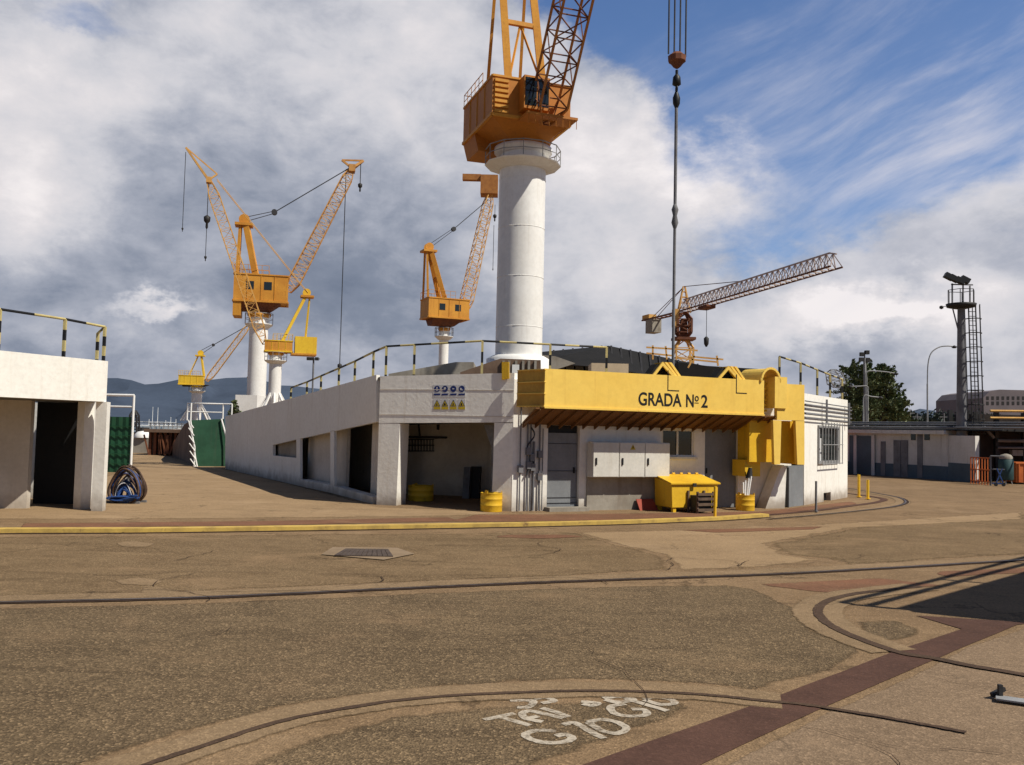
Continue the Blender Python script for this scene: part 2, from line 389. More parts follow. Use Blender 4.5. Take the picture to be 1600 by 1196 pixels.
sheet('concrete_repair', [(178, 908), (214, 903), (262, 908), (240, 916), (300, 928), (215, 931), (222, 916), (186, 914)], Z2, GM_conc, .05)
# tracks
rail_kerb = smooth_pts(gpts([(-200, 838), (0, 833.5), (200, 832.5), (400, 830), (600, 827), (800, 823.5), (950, 820), (1060, 816), (1130, 813), (1200, 808)]))
o = ribbon(rail_kerb, .26, .075, .1, .006, .075).build('kerb', GM_curb); tag(o, 'long low kerb with worn yellow paint running in front of the white buildings', 'kerb')
lift_structure(ribbon(rail_kerb, .13, Z3, -.12), 'rail_groove', GM_groove)
curve = smooth_pts(gpts([(1200, 812), (1280, 805), (1350, 798), (1398, 792), (1416, 786), (1408, 779), (1380, 773), (1340, 766), (1322, 763)]))
lift_structure(ribbon(curve, .16, Z3), 'rail_groove', GM_groove)
band(curve, .5, Z2, .1)
curve_in = smooth_pts(gpts([(1190, 806), (1270, 799), (1330, 791), (1372, 785), (1380, 780), (1345, 774), (1318, 771)]))
lift_structure(ribbon(curve_in, .22, Z4, 0, .01), 'rust_channel', GM_rust)
mid = smooth_pts(gpts([(-900, 968), (-300, 953), (0, 943), (300, 935.5), (600, 922), (800, 913), (1000, 905.5), (1200, 898.5), (1400, 888), (1600, 876), (1900, 858)]), 12)
band(mid, .40, Z2, .27)
lift_structure(ribbon(mid, .16, Z3, 0, .01), 'rail_groove', GM_groove)
fore = smooth_pts(gpts([(-300, 1460), (60, 1270), (225, 1200), (320, 1168), (450, 1127), (600, 1100), (700, 1090), (800, 1085), (900, 1082), (1000, 1083), (1100, 1088), (1190, 1097), (1275, 1106), (1390, 1125), (1440, 1134), (1510, 1147)]))
band(fore[:92], .46, Z2, .06)
lift_structure(ribbon(fore, .055, Z5, 0, .006), 'rail_groove', GM_track)
c2 = smooth_pts(gpts([(1440, 918), (1360, 926), (1315, 933.6), (1287, 944), (1278, 955.5), (1284, 968), (1303, 982), (1337, 997.6), (1405, 1021.5), (1461, 1031), (1517, 1042.6), (1600, 1056.6), (1750, 1085)]))
band(c2[:64], .6, Z2, 0)
lift_structure(ribbon(mid, .05, Z5, .02), 'rail_head', M_railh)
lift_structure(ribbon(curve, .05, Z5, .02), 'rail_head', M_railh)
lift_structure(ribbon(c2, .11, Z5, 0, .006), 'rail_groove', GM_track)
# cracks in the paving
ck = MB(); rnd = random.Random(21)
def crack(px, py, ang, L, w=.014):
    p = G(px, py); pts = [p]; n = int(L/.14)
    for i in range(n): ang += rnd.uniform(-.55, .55); p = p+V(math.cos(ang), math.sin(ang))*.14; pts.append(p)
    m_ = ribbon(pts, w, .0095, 0, w*.35); ck.add(m_.v, m_.f)
for x, y, a_, L in ((60, 925, .2, 2.6), (190, 900, -.4, 2.2), (240, 918, 1.9, 1.2), (215, 880, .1, 1.8), (150, 842, 1.2, 1.6), (330, 926, .1, 2.4), (520, 918, .05, 2.2), (760, 905, .1, 2.0), (1030, 893, .1, 1.6), (1120, 890, .05, 1.4), (1180, 884, .2, 1.3), (1060, 872, -.3, 1.8),
    (1250, 1135, -.4, 1.5), (1330, 1150, -.5, 1.1), (1450, 1060, -.3, 1.2), (540, 1000, .2, 1.5), (700, 1010, -.3, 1.7), (900, 1010, -.35, 2.0), (1000, 1035, -.5, 1.3), (130, 1010, .1, 1.6), (820, 870, .1, 2.4), (640, 850, .05, 2.5), (1380, 850, .1, 2.4), (1300, 840, .1, 2.0), (1500, 830, -.2, 3.0)):
    crack(x, y, a_, L, .011 if y < 940 else .005)
lift_structure(ck, 'ground_cracks', GM_groove)
# drain cover
M_framec = mat('drain frame concrete', (.28, .20, .125), (.22, .155, .095), 3, .9)
dc = thing('drain_cover', 'rectangular grey steel drain grate set in the asphalt lane', 'drain cover', G(566, 866))
q = gpts([(522, 870.5), (615, 872), (607, 861), (540, 860)])
MB().add([flat(p, .016) for p in gpts([(502, 868), (600, 876.5), (648, 867), (620, 857.5), (520, 856.5)])], [(0, 1, 2, 3, 4)]).build('frame', M_framec, dc)
gm = MB(); 
for i in range(11):
    t = i/11; a = q[0].lerp(q[1], t); b_ = q[3].lerp(q[2], t); a2 = q[0].lerp(q[1], t+.082); b2 = q[3].lerp(q[2], t+.082)
    gm.hexa([flat(x, .018) for x in (a, a2, b2, b_)], [flat(x, .03) for x in (a, a2, b2, b_)])
gm.build('grate', mat('worn grate iron', (.095, .07, .055), (.07, .05, .04), 4, .7), dc)
# painted writing
def chalk():
    m, nt, b = newmat('worn chalk paint')
    P = N(nt, 'ShaderNodeNewGeometry').outputs['Position']
    b.inputs['Base Color'].default_value = (.60, .52, .41, 1); b.inputs['Roughness'].default_value = .9
    tr = N(nt, 'ShaderNodeBsdfTransparent'); mx = N(nt, 'ShaderNodeMixShader')
    f = ramp(nt, mth(nt, 'ADD', noise(nt, P, 30, 5, .8), mth(nt, 'MULTIPLY', noise(nt, P, 4, 2), .5)), .50, .86, .02, .80)
    nt.links.new(f, mx.inputs[0]); nt.links.new(tr.outputs[0], mx.inputs[1]); nt.links.new(b.outputs[0], mx.inputs[2])
    nt.links.new(mx.outputs[0], nt.nodes['Material Output'].inputs[0]); return m
M_chalk = chalk()
strokes = [[(200, 270), (370, 235)], [(270, 248), (360, 275), (455, 302)],
 [(525, 282), (440, 265), (412, 238), (450, 222), (540, 238), (640, 262)], [(440, 265), (500, 250)], [(520, 205), (600, 228), (670, 255)],
 [(345, 165), (470, 165), (445, 200), (385, 200)], [(480, 155), (540, 147), (590, 165), (520, 178)],
 [(600, 335), (500, 330), (432, 350), (455, 378), (540, 398), (640, 396), (690, 375), (655, 352), (600, 362)],
 [(640, 300), (700, 288), (780, 330), (865, 375)], [(780, 285), (850, 270), (940, 285), (990, 320), (940, 347), (860, 332), (780, 285)],
 [(860, 150), (970, 142), (1030, 158), (960, 172), (870, 160)], [(890, 165), (960, 182)],
 [(985, 183), (905, 198), (925, 235), (1010, 252), (1100, 243), (1090, 215), (1020, 212)],
 [(985, 152), (1060, 175), (1220, 222)], [(1090, 157), (1150, 146), (1240, 160), (1255, 180), (1180, 186), (1090, 160)],
 [(740, 170), (830, 178), (800, 192), (750, 182)]]
gmb = MB()
for k, s in enumerate(strokes):
    pts = gpts([(700+x/3.556, 1050+y/3.556) for x, y in s]); pts = smooth_pts(pts, 5) if len(pts) > 2 else pts
    r = ribbon(pts, .058, .006+.0001*k, 0, .004); gmb.add(r.v, r.f)
tag(gmb.build('painted_writing', M_chalk), 'worn white hand painted letters and numbers on the asphalt in the foreground', 'painted writing')
# scrap bracket at right
sb = thing('metal_bracket', 'small grey metal bracket lying on the concrete at the right edge', 'metal bracket', G(1585, 1100))
p0 = G(1556, 1096); p1 = G(1640, 1108); MB().bar(p0+UP*.03, p1+UP*.03, .12, .012).build('plate', M_galv, sb)
MB().bar(p0+V(.05, .03, .03), p0+V(.05, .03, .12), .03).bar(p0+V(.0, .06, .03), p0+V(.12, .10, .07), .03).build('bolt', M_dark, sb)

# ------------------------------------------------------------------ main building
A0 = G(588, 789); A1 = G(352, 733); F1 = G(799, 799.5)
B1 = G(1236, 792); R1 = G(1324, 777.5); R0 = W(1262, 789, B1, R1); R0 = G(1256, 790)
ZT = 3.42                       # parapet top
bld = thing('slipway_building', 'long low white concrete building with open bays and yellow front beam', 'building', flat((A0+R1)/2))
def inwards(A, B, side):        # unit normal pointing into the building
    d = (B-A); n = V(-d.y, d.x).normalized(); return n*side
def wallpoly(mb, A, B, px, th, push=0.0):
    n = inwards(A, B, 1); mb.prism([W(x, y, A, B)-n*push for x, y in px], n*(th+push)); return mb
nF = inwards(A0, F1, 1); nL = inwards(A1, A0, 1); nB = inwards(F1, B1, 1); nR = inwards(R0, R1, 1)
# long flank towards the sea
w = MB()
wallpoly(w, A1, A0, [(588, 659.5), (588, 586), (352, 651), (352, 733), (426.5, 748.5), (426.5, 716), (426.5, 696.5)][0:3]+[(352, 733), (463, 758.5), (463, 716), (426.5, 712), (426.5, 695.5), (463, 687)], .1)
wallpoly(w, A1, A0, [(463, 687), (469, 685.8), (469, 760), (463, 758.5)], .08)
wallpoly(w, A1, A0, [(516, 674), (522, 672.5), (522, 772), (516, 770.5)], .08)
wallpoly(w, A1, A0, [(469, 749), (516, 758), (516, 770.5), (469, 760)], .28)
wallpoly(w, A1, A0, [(522, 759.5), (583, 777), (583, 788), (522, 772)], .28)
w.build('flank_wall', M_white, bld)
# recess panel in the small slot window
s = MB(); wallpoly(s, A1+nL*.2, A0+nL*.2, [(424, 690), (466, 682), (466, 722), (424, 716)], .05); s.build('slot_panel', M_conc, bld)
# inner passage wall behind the flank
inn = MB(); I0 = A1+nL*2.0; I1 = A0+nL*3.0+(A0-A1).normalized()*-1.2
dfl = (A0-A1).normalized(); Lf = (A0-A1).length
def fl(s, off, z): return flat(A1+dfl*s+nL*off, z)
inn.prism([fl(0, 1.7, 0), fl(Lf-2.9, 1.7, 0), fl(Lf-2.9, 1.7, 3.1), fl(0, 1.7, 2.2)], nL*.2)
sF = lambda px: (W(px, 740, A1, A0)-A1).dot(dfl)
inn.prism([fl(sF(460), .45, 0), fl(sF(518), .45, 0), fl(sF(518), .45, 2.75), fl(sF(460), .45, 2.5)], nL*.1)
inn.prism([fl(sF(553), .5, 0), fl(Lf-.75, .5, 0), fl(Lf-.75, .5, 3.0), fl(sF(553), .5, 2.95)], nL*.1)
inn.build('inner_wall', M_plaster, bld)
MB().prism([fl(0, .05, 2.30), fl(Lf, .05, 3.28), fl(Lf-2, 6, 3.28), fl(0, 6, 2.30)], UP*.08).build('flank_roof', M_concrete_roof, bld)
# front bay: fascia, corner pillar, right pillar
f = MB()
TL = W(597, 585.5, A0, F1); TL2 = W(806, 580.5, A0, F1)
fz = [W(588, 659.5, A0, F1).z, ]
f.prism([flat(A0, 2.13), flat(F1, 2.22), flat(F1, 3.46), flat(A0, 3.36)], nF*.3)
f.build('fascia', M_white, bld)
f = MB()
zj = (.55, 1.0)
for zz in (2.36, 3.02): f.bar(flat(A0, zz)-nF*.008, flat(F1, zz)-nF*.004, .008, .018)
f.build('fascia_joint', M_plaster, bld)
p = MB(); dA = (F1-A0).normalized()
def fr(s, off, z): return flat(A0+dA*s+nF*off, z)
p.prism([fr(0, .004, 0), fr(.56, .004, 0), fr(.60, .004, 2.13), fr(0, .004, 2.13)], nF*.6)
p.build('corner_pillar', M_white, bld)
LA = (F1-A0).length
p = MB(); p.prism([fr(LA-.52, .004, 0), fr(LA, .004, 0), fr(LA, .004, 2.2), fr(LA-.50, .004, 2.2)], nF*.5)
p.build('end_pillar', M_white, bld)
MB().hexa([fr(LA-.72, .5, 0), fr(LA-.524, .5, 0), fr(LA-.524, .8, 0), fr(LA-.72, .8, 0)], [fr(LA-.72, .5, 1.55), fr(LA-.524, .5, 1.55), fr(LA-.524, .8, 1.55), fr(LA-.72, .8, 1.55)]).hexa(
   [fr(LA-.72, .5, 1.55), fr(LA-.524, .5, 1.55), fr(LA-.524, .8, 1.55), fr(LA-.72, .8, 1.55)], [fr(LA-.95, .5, 2.15), fr(LA-.524, .5, 2.15), fr(LA-.524, .8, 2.15), fr(LA-.95, .8, 2.15)]).build('duct', M_steel, bld)
# bay interior
bay = MB(); BK = 4.2
bay.prism([fr(-1.5, BK, 0), fr(LA+1.5, BK, 0), fr(LA+1.5, BK, 3.2), fr(-1.5, BK, 3.2)], nF*.2)
bay.prism([fr(LA+.1, .52, 0), fr(LA+.1, BK-.002, 0), fr(LA+.1, BK-.002, 3.1), fr(LA+.1, .52, 3.1)], dA*.2)
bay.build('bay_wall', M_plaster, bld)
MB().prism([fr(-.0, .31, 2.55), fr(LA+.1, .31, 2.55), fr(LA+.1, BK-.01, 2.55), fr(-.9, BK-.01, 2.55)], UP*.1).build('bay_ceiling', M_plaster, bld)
AB = fr(0, BK-.01, 0); BB = fr(LA, BK-.01, 0)
g = MB(); 
for i in range(9):
    x = 640+i*4.6; g.bar(W(x, 687, AB, BB)-nF*.02, W(x, 705, AB, BB)-nF*.02, .03)
for y in (687, 696, 705): g.bar(W(638, y, AB, BB)-nF*.03, W(679, y, AB, BB)-nF*.03, .03)
g.build('wall_grille', M_dark, bld)
g = MB(); g.path([W(628, 683, AB, BB)-nF*.1, W(700, 684, AB, BB)-nF*.1], .035)
g.path([W(628, 664, AB, BB)-nF*.6, W(760, 660, AB, BB)-nF*.6], .03).path([W(694, 664, AB, BB)-nF*.5, W(694, 672, AB, BB)-nF*.5], .05)
g.path([W(660, 664, AB, BB)-nF*.3, W(662, 683, AB, BB)-nF*.3], .03)
g.build('ceiling_pipe', M_dark, bld)

# front wall under the beam
dB = (B1-F1).normalized(); LB = (B1-F1).length
def fb(s, off, z): return flat(F1+dB*s+nB*off, z)
def sB(px, py=740): q = W(px, py, F1, B1); return (q-F1).dot(dB)
def zB(px, py): return W(px, py, F1, B1).z
s_d1 = (sB(855), sB(905)); s_wn = (sB(1033), sB(1084)); s_d2 = (sB(1101), sB(1153))
d1t = zB(880, 665); d2t = zB(1126, 671); wz = (zB(1058, 714), zB(1058, 671))
w = MB()
def seg(a, b, z0, z1, th=.2): w.prism([fb(a, 0, z0), fb(b, 0, z0), fb(b, 0, z1), fb(a, 0, z1)], nB*th)
seg(0, s_d1[0], 0, 3.3); seg(s_d1[0], s_d1[1], d1t, 3.3); seg(s_d1[1], s_wn[0], 0, 3.3)
seg(s_wn[0], s_wn[1], 0, wz[0]); seg(s_wn[0], s_wn[1], wz[1], 3.3); seg(s_wn[1], s_d2[0], 0, 3.3)
seg(s_d2[0], s_d2[1], d2t, 3.3); seg(s_d2[1], LB, 0, 3.3)
w.build('front_wall', M_white, bld)
# door 1
d = MB().obox(F1, dB, nB, UP, (s_d1[0]+.03, s_d1[1]-.03), (.10, .14), (.01, zB(880, 677))).build('door', M_grey, bld)
MB().obox(F1, dB, nB, UP, (s_d1[1]-.13, s_d1[1]-.09), (.06, .10), (.95, 1.1)).build('handle', M_black, d)
MB().obox(F1, dB, nB, UP, (s_d1[0], s_d1[1]), (.16, .19), (zB(880, 677), d1t)).build('transom', M_black, d)
for zz in (.18, .32, 1.0, 1.7): MB().obox(F1, dB, nB, UP, (s_d1[0]+.03, s_d1[1]-.03), (.085, .10), (zz, zz+.012)).build('rib', M_dark, d)
MB().obox(F1, dB, nB, UP, (s_d1[0]-.06, s_d1[1]+.15), (-.3, -.005), (.0, .10)).build('step', M_conc, bld)
# door 2
d = MB().obox(F1, dB, nB, UP, (s_d2[0]+.03, s_d2[1]-.03), (.08, .12), (.01, d2t-.01)).build('door', M_grey, bld)
MB().obox(F1, dB, nB, UP, (s_d2[0]+.09, s_d2[0]+.12), (.04, .08), (.95, 1.1)).build('handle', M_black, d)
# window
wf = MB(); a, b2 = s_wn; z0, z1 = wz
for (x0, x1, zz0, zz1) in ((a, a+.06, z0, z1), (b2-.06, b2, z0, z1), ((a+b2)/2-.03, (a+b2)/2+.03, z0+.05, z1-.05), (a+.06, b2-.06, z0, z0+.05), (a+.06, b2-.06, z1-.05, z1)):
    wf.obox(F1, dB, nB, UP, (x0, x1), (.02, .08), (zz0, zz1))
wf.obox(F1, dB, nB, UP, (a-.05, b2+.08), (-.06, .02), (z0-.06, z0-.003))
wf = wf.build('window', M_cab, bld)
MB().obox(F1, dB, nB, UP, (a+.05, b2-.05), (.05, .06), (z0+.04, z1-.04)).build('pane', M_glass, wf)
# dark concrete plinth under the cabinet
s0, s1 = sB(916), sB(1034)
MB().obox(F1, dB, nB, UP, (s0, s1), (-.06, -.004), (0, zB(975, 745))).build('dado', M_conc, bld)
# hidden wall pipes left of door
pp = MB()
for i, (x, y0, y1, r) in enumerate(((811, 600, 797, .018), (822, 655, 800, .022), (827, 660, 800, .018), (832, 690, 800, .03), (841, 655, 800, .022), (846, 670, 798, .014))):
    s_ = sB(x); pp.tube(fb(s_, -.05, .02), fb(s_, -.05, max(.6, zB(x, y0) if zB(x, y0) < 3.2 else 3.1)), r, n=8)
for (x, y) in ((823, 705), (829, 715), (824, 727), (830, 730), (841, 710), (811, 733), (841, 745)):
    s_ = sB(x); z_ = zB(x, y); pp.obox(F1, dB, nB, UP, (s_-.06, s_+.06), (-.12, -.02), (z_-.09, z_+.09))
pp.build('conduit', M_steel, bld)
pts = [fb(sB(826)+.1*math.sin(i*1.1), -.09, 2.1-i*.12) for i in range(11)]
MB().path(smooth_pts(pts, 3), .02).build('cable', M_rope, bld)

# right-hand end wall
dR = (R1-R0).normalized(); LR = (R1-R0).length
def rr(s, off, z): return flat(R0+dR*s+nR*off, z)
def sR(px, py): return (W(px, py, R0, R1)-R0).dot(dR)
def zR(px, py): return W(px, py, R0, R1).z
wa, wb = sR(1278, 690), sR(1308, 690); wz0, wz1 = zR(1293, 722), zR(1293, 668)
w = MB(); zt = zR(1290, 620)
def segR(a, b, z0, z1): w.prism([rr(a, 0, z0), rr(b, 0, z0), rr(b, 0, z1), rr(a, 0, z1)], nR*.2)
va, vb = sR(1287, 775), sR(1298, 775); vz = zR(1292, 770)
segR(0, va, 0, wz0); segR(va, vb, vz, wz0); segR(vb, LR, 0, wz0); segR(0, wa, wz0, wz1); segR(wb, LR, wz0, wz1); segR(0, LR, wz1, zt)
w.prism([rr(LR, 0, 0), rr(LR, 6, 0), rr(LR, 6, zt), rr(LR, 0, zt)], dR*.01)
w.build('end_wall', M_white, bld)
MB().prism([rr(va, .15, 0), rr(vb, .15, 0), rr(vb, .15, vz), rr(va, .15, vz)], nR*.03).build('vent', M_black, bld)
wf = MB()
for (x0, x1, q0, q1) in ((wa-.06, wa+.05, wz0-.05, wz1+.05), (wb-.05, wb+.06, wz0-.05, wz1+.05), (wa+.05, wb-.05, wz0-.05, wz0+.04), (wa+.05, wb-.05, wz1-.04, wz1+.05)):
    wf.prism([rr(x0, -.05, q0), rr(x1, -.05, q0), rr(x1, -.05, q1), rr(x0, -.05, q1)], nR*.09)
wf = wf.build('window', M_galv, bld)
MB().prism([rr(wa, .08, wz0), rr(wb, .08, wz0), rr(wb, .08, wz1), rr(wa, .08, wz1)], nR*.01).build('pane', M_glass, wf)
MB().prism([rr(wa+.12, .05, wz0+.04), rr(wa+.55, .05, wz0+.04), rr(wa+.55, .05, wz0+.75), rr(wa+.12, .05, wz0+.75)], nR*.01).build('notice', M_signw, wf)
g = MB()
for i in range(8):
    s_ = wa-.04+(wb-wa+.08)*i/7; g.bar(rr(s_, -.16, wz0-.08), rr(s_, -.16, wz1+.15), .022)
for zz in (wz0-.05, (wz0+wz1)/2, wz1+.1): g.bar(rr(wa-.06, -.17, zz), rr(wb+.06, -.17, zz), .025)
g.build('window_grille', M_galv, wf)
g = MB(); z_p = [zR(1300, y) for y in (634, 639, 645, 652, 658)]
for i, zz in enumerate(z_p): g.tube(rr(-.25, -.10, zz+.02), rr(LR+.1, -.10, zz), .028 if i % 2 else .018)
for s_ in (LR*.38, LR*.93): g.bar(rr(s_, -.14, z_p[-1]-.1), rr(s_, -.14, z_p[0]+.15), .05)
g.build('wall_pipe', M_steel, bld)
# buttress and cabinet between the beam pylon and the end wall
Ba = F1-nB*.45; Bb = B1-nB*.45
bp = [W(x, y, Ba, Bb) for x, y in ((1196, 797), (1226, 796), (1229, 731), (1225, 727), (1219, 733))]; bp[0] = flat(bp[0]); bp[1] = flat(bp[1])
MB().prism(bp, nB*.4).build('buttress', M_white, bld)
Sa = flat(G(1231, 793)); Sb = flat(G(1255, 790))
MB().prism([Sa, Sb, flat(Sb, W(1255, 728, Sa, Sb).z), flat(Sa, W(1231, 728, Sa, Sb).z)], V(-.1, .2)).build('side_door', M_grey, bld)
MB().tube(Sa+V(-.03, -.06), flat(Sa, zB(1231, 730))+V(-.03, -.06), .045).build('standpipe', M_dark, bld)
# roof slabs
BKV = V(-.25, .97)*14
MB().prism([flat(A0+nF*.31+dA*.3, 3.1), flat(F1+nF*.31, 3.1), flat(F1+nB*.21+dB*.02, 3.1), flat(B1+nB*.21, 3.1), flat(R0+nR*.21, 3.1), flat(R1+nR*.21-dR*.02, 3.1), flat(R1+nR*6-dR*.1, 3.1), flat(R1+BKV*.7+V(-6, 0), 3.1), flat(A0+BKV*.8+V(3, 0), 3.1), flat(A0+nL*.5+nF*2, 3.1)], UP*.1).build('roof', M_concrete_roof, bld)

# ------------------------------------------------------------------ yellow beam "GRADA No 2"
PR = 1.05
Q0 = F1-nB*PR; Q1 = B1-nB*PR
beam = thing('gantry_beam', 'long yellow steel beam across the front wall lettered GRADA Nº 2', 'beam', flat((Q0+Q1)/2))
def sQ(px, py=600): return (W(px, py, Q0, Q1)-Q0).dot((Q1-Q0).normalized())
def zQ(px, py): return W(px, py, Q0, Q1).z
def fq(s, off, z): return flat(Q0+dB*s+nB*off, z)
sl, sr = sQ(851), sQ(1257); zt_ = (zQ(851, 576.5)+zQ(1240, 597))/2; zb_ = (zQ(858, 638)+zQ(1190, 648))/2
sn0, sn1 = sQ(1194), sQ(1209)    # slot for the rope guide
m = MB()
m.obox(Q0, dB, nB, UP, (sl, sn0), (0, .12), (zb_, zt_)).obox(Q0, dB, nB, UP, (sn1+.12, sr), (0, .12), (zb_-.12, zt_-.06))
m.obox(Q0, dB, nB, UP, (sn1, sn1+.12), (-.05, .5), (zb_+.2, zt_+.12)).obox(Q0, dB, nB, UP, (sn1+.12, sn1+.42), (-.05, -.002), (zb_+.2, zt_+.12))
m.obox(Q0, dB, nB, UP, (sn0-.02, sn1), (.42, .5), (zb_, zt_))
m.obox(Q0, dB, nB, UP, (sl, sr), (.55, PR-.02), (zt_-.35, zt_-.25))
m.build('web', M_yel, beam)
# curved left end
m = MB(); ce = []; n_ = 8; Ea = F1-nB*.12; se = (W(808, 610, Ea, Ea+dB)-Ea).dot(dB)
for i in range(n_+1):
    t_ = i/n_; ce.append((sl+(se-sl)*t_, (PR-.12)*t_-.07*math.sin(math.pi*t_)))
for (s0_, o0), (s1_, o1) in zip(ce, ce[1:]):
    m.add([fq(s0_, o0, zb_), fq(s1_, o1, zb_+.03), fq(s1_, o1, zt_-.04), fq(s0_, o0, zt_)], [(0, 1, 2, 3)], True)
M_yele = mat('shaded stained yellow', (.56, .34, .06), (.40, .22, .04), 1.0, .7, streak=.6, streakcol=(.2, .09, .03))  # shade of the beam end painted in as a darker yellow, plus stain streaks
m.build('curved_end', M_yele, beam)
m = MB()
for zz in (zb_+.03, zb_+.34, zb_+.62, zt_-.02):
    for (s0_, o0), (s1_, o1) in zip(ce, ce[1:]): m.bar(fq(s0_, o0-.03, zz), fq(s1_, o1-.03, zz), .06, .025)
m.build('rib', M_yel, beam)
# top flange, soffit with ribs
m = MB(); m.obox(Q0, dB, nB, UP, (sl, sn0), (-.03, .0), (zb_-.02, zb_+.03)); m.obox(Q0, dB, nB, UP, (sl, sl+.05), (-.01, .0), (zb_+.03, zt_))
m.build('flange', M_yel, beam)
zi = zB(1000, 668)
m = MB(); m.hexa([fq(sl-.2, .06, zb_-.04), fq(sr-.9, .06, zb_-.04), fq(sr-.9, PR-.02, zi), fq(sl-.1, PR-.02, zi)], [fq(sl-.2, .06, zb_-.005), fq(sr-.9, .06, zb_-.005), fq(sr-.9, PR-.02, zi+.05), fq(sl-.1, PR-.02, zi+.05)])
M_brown = mat('shaded brown soffit', (.20, .095, .03), (.14, .065, .022), 1.2, .7, streak=.4)  # soffit brown darkened: the shadow under the beam is put into the colour
so = m.build('soffit', M_brown, beam)
m = MB(); k = 22
for i in range(k):
    s_ = sl-.1+(sr-.9-sl)*i/(k-1); m.hexa([fq(s_, .02, zb_-.07), fq(s_+.03, .02, zb_-.07), fq(s_+.03, PR-.04, zi-.09), fq(s_, PR-.04, zi-.09)], [fq(s_, .02, zb_-.042), fq(s_+.03, .02, zb_-.042), fq(s_+.03, PR-.04, zi-.002), fq(s_, PR-.04, zi-.002)])
m.build('soffit_rib', M_brown, so)
# lettering
x0 = sQ(997, 623); x1 = sQ(1106, 627); zc = zQ(1000, 633); H = zQ(1000, 613)-zQ(1000, 633)
def put_text(name, t, s_, z_, size, wtarget=None):
    mb, wd = text_mb(t, size, V(0, 0), V(1, 0), V(0, 1), V(0, 0)); k = (wtarget/wd) if wtarget else 1
    out = MB(); out.add([fq(s_+p.x*k, -.006, z_+p.y) for p in mb.v], mb.f); out.build(name, M_black, beam); return wd*k
cap = H/.70
xa, xb = sQ(1065, 625), sQ(1071, 625)
put_text('lettering', 'GRADA', x0, zc, cap, xa-x0)
put_text('lettering', 'N', sQ(1071, 625), zc, cap, sQ(1084)-sQ(1071))
put_text('lettering', 'o', sQ(1085.5), zc+H*.48, cap*.62, sQ(1092)-sQ(1085.5))
put_text('lettering', '2', sQ(1095.5), zc, cap, sQ(1106)-sQ(1095.5))
l = MB(); l.obox(Q0, dB, nB, UP, (sQ(1085.5), sQ(1092)), (-.006, -.004), (zc+H*.30, zc+H*.36))
for (x, ya, yb, xe) in ((1043, 582, 611, 1061), (1150, 588, 615, 1167)):
    l.obox(Q0, dB, nB, UP, (sQ(x), sQ(x)+.025), (-.006, -.003), (zQ(x, yb), zQ(x, ya)+.05)); l.obox(Q0, dB, nB, UP, (sQ(x)+.025, sQ(xe)), (-.006, -.003), (zQ(x, yb), zQ(x, yb)+.025))
l.build('seam', M_black, beam)
# two A-shaped fairleads on the beam
for (xa_, xp, xe) in ((1020, 1036, 1063), (1122, 1139, 1167)):
    sa, sp, s_e = sQ(xa_, 585), sQ(xp, 565), sQ(xe, 588); zz = zt_-.02; hp = .36
    m = MB()
    for off in (.0, ):
        m.prism([fq(sa, off+.004, zz), fq(sa+.09, off+.004, zz), fq(sp, off+.004, zz+hp-.1), fq(sp+.30, off+.004, zz), fq(sp+.40, off+.004, zz), fq(sp, off+.004, zz+hp)], nB*.05)
    for j in range(1, 3): m.prism([fq(sp+.14*j-.05, .06, zz+hp), fq(sp+.14*j+.03, .06, zz+hp), fq(sp+.42+.1*j, .06, zz), fq(sp+.34+.1*j, .06, zz)], nB*.5)
    m.build('fairlead', M_yel, beam)
    m = MB(); m.prism([fq(sa+.08, .3, zz), fq(sp+.02, .3, zz+hp-.04), fq(sp+.36, .3, zz+hp-.04), fq(sp+.60, .3, zz)], nB*.3); m.build('fairlead_roller', M_roof, beam)
# arched rope guide
m = MB(); gs = (sQ(1190)+sQ(1216))/2; Rg = .30; pr = []
for i in range(13):
    a = math.pi*i/12; pr.append((gs-Rg*math.cos(a)*1.05, zt_-.02+.36*math.sin(a)))
for (sa, za), (sb_, zb2) in zip(pr, pr[1:]):
    m.add([fq(sa, -.02, za), fq(sb_, -.02, zb2), fq(sb_, .95, zb2+.02), fq(sa, .95, za+.02)], [(0, 1, 2, 3)], True)
    m.bar(fq(sa, -.03, za), fq(sb_, -.03, zb2), .05, .06)
m.build('rope_guide', M_yel, beam)
m = MB()
for i in range(7): m.obox(Q0, dB, nB, UP, (sn0+.02, sn1-.02), (.25, .32), (zb_+.1+i*.15, zb_+.16+i*.15))
m.build('rope_guide_rungs', M_yeld, beam)
# hanging pylons
m = MB(); zlo = zQ(1210, 726)
for (a_, b_, c_, d_) in ((1208, 1221, 1210, 1219), (1243, 1257, 1246, 1257)):
    sa, sb_, s_c, s_d = sQ(a_, 655), sQ(b_, 655), sQ(c_, 725), sQ(d_, 725)
    m.hexa([fq(s_c, 0, zlo), fq(s_d, 0, zlo), fq(s_d, .10, zlo), fq(s_c, .10, zlo)], [fq(sa, 0, zb_-.13), fq(sb_, 0, zb_-.13), fq(sb_, .10, zb_-.13), fq(sa, .10, zb_-.13)])
m.build('pylon', M_yel, beam)
m = MB(); m.obox(Q0, dB, nB, UP, (sQ(1184, 700), sQ(1256, 700)), (.35, .45), (zlo+.05, zb_-.13)).obox(Q0, dB, nB, UP, (sQ(1181, 720), sQ(1205, 720)), (.45, 1.0), (zlo-.35, zlo+.1))
m.obox(Q0, dB, nB, UP, (sQ(1256)-.05, sQ(1256)), (.1, PR-.1), (zlo, zb_-.13)).obox(Q0, dB, nB, UP, (sQ(1190), sQ(1192)), (.46, 1.0), (zlo+.1, zb_-.2))
m.build('pylon_back', M_yeld, beam)

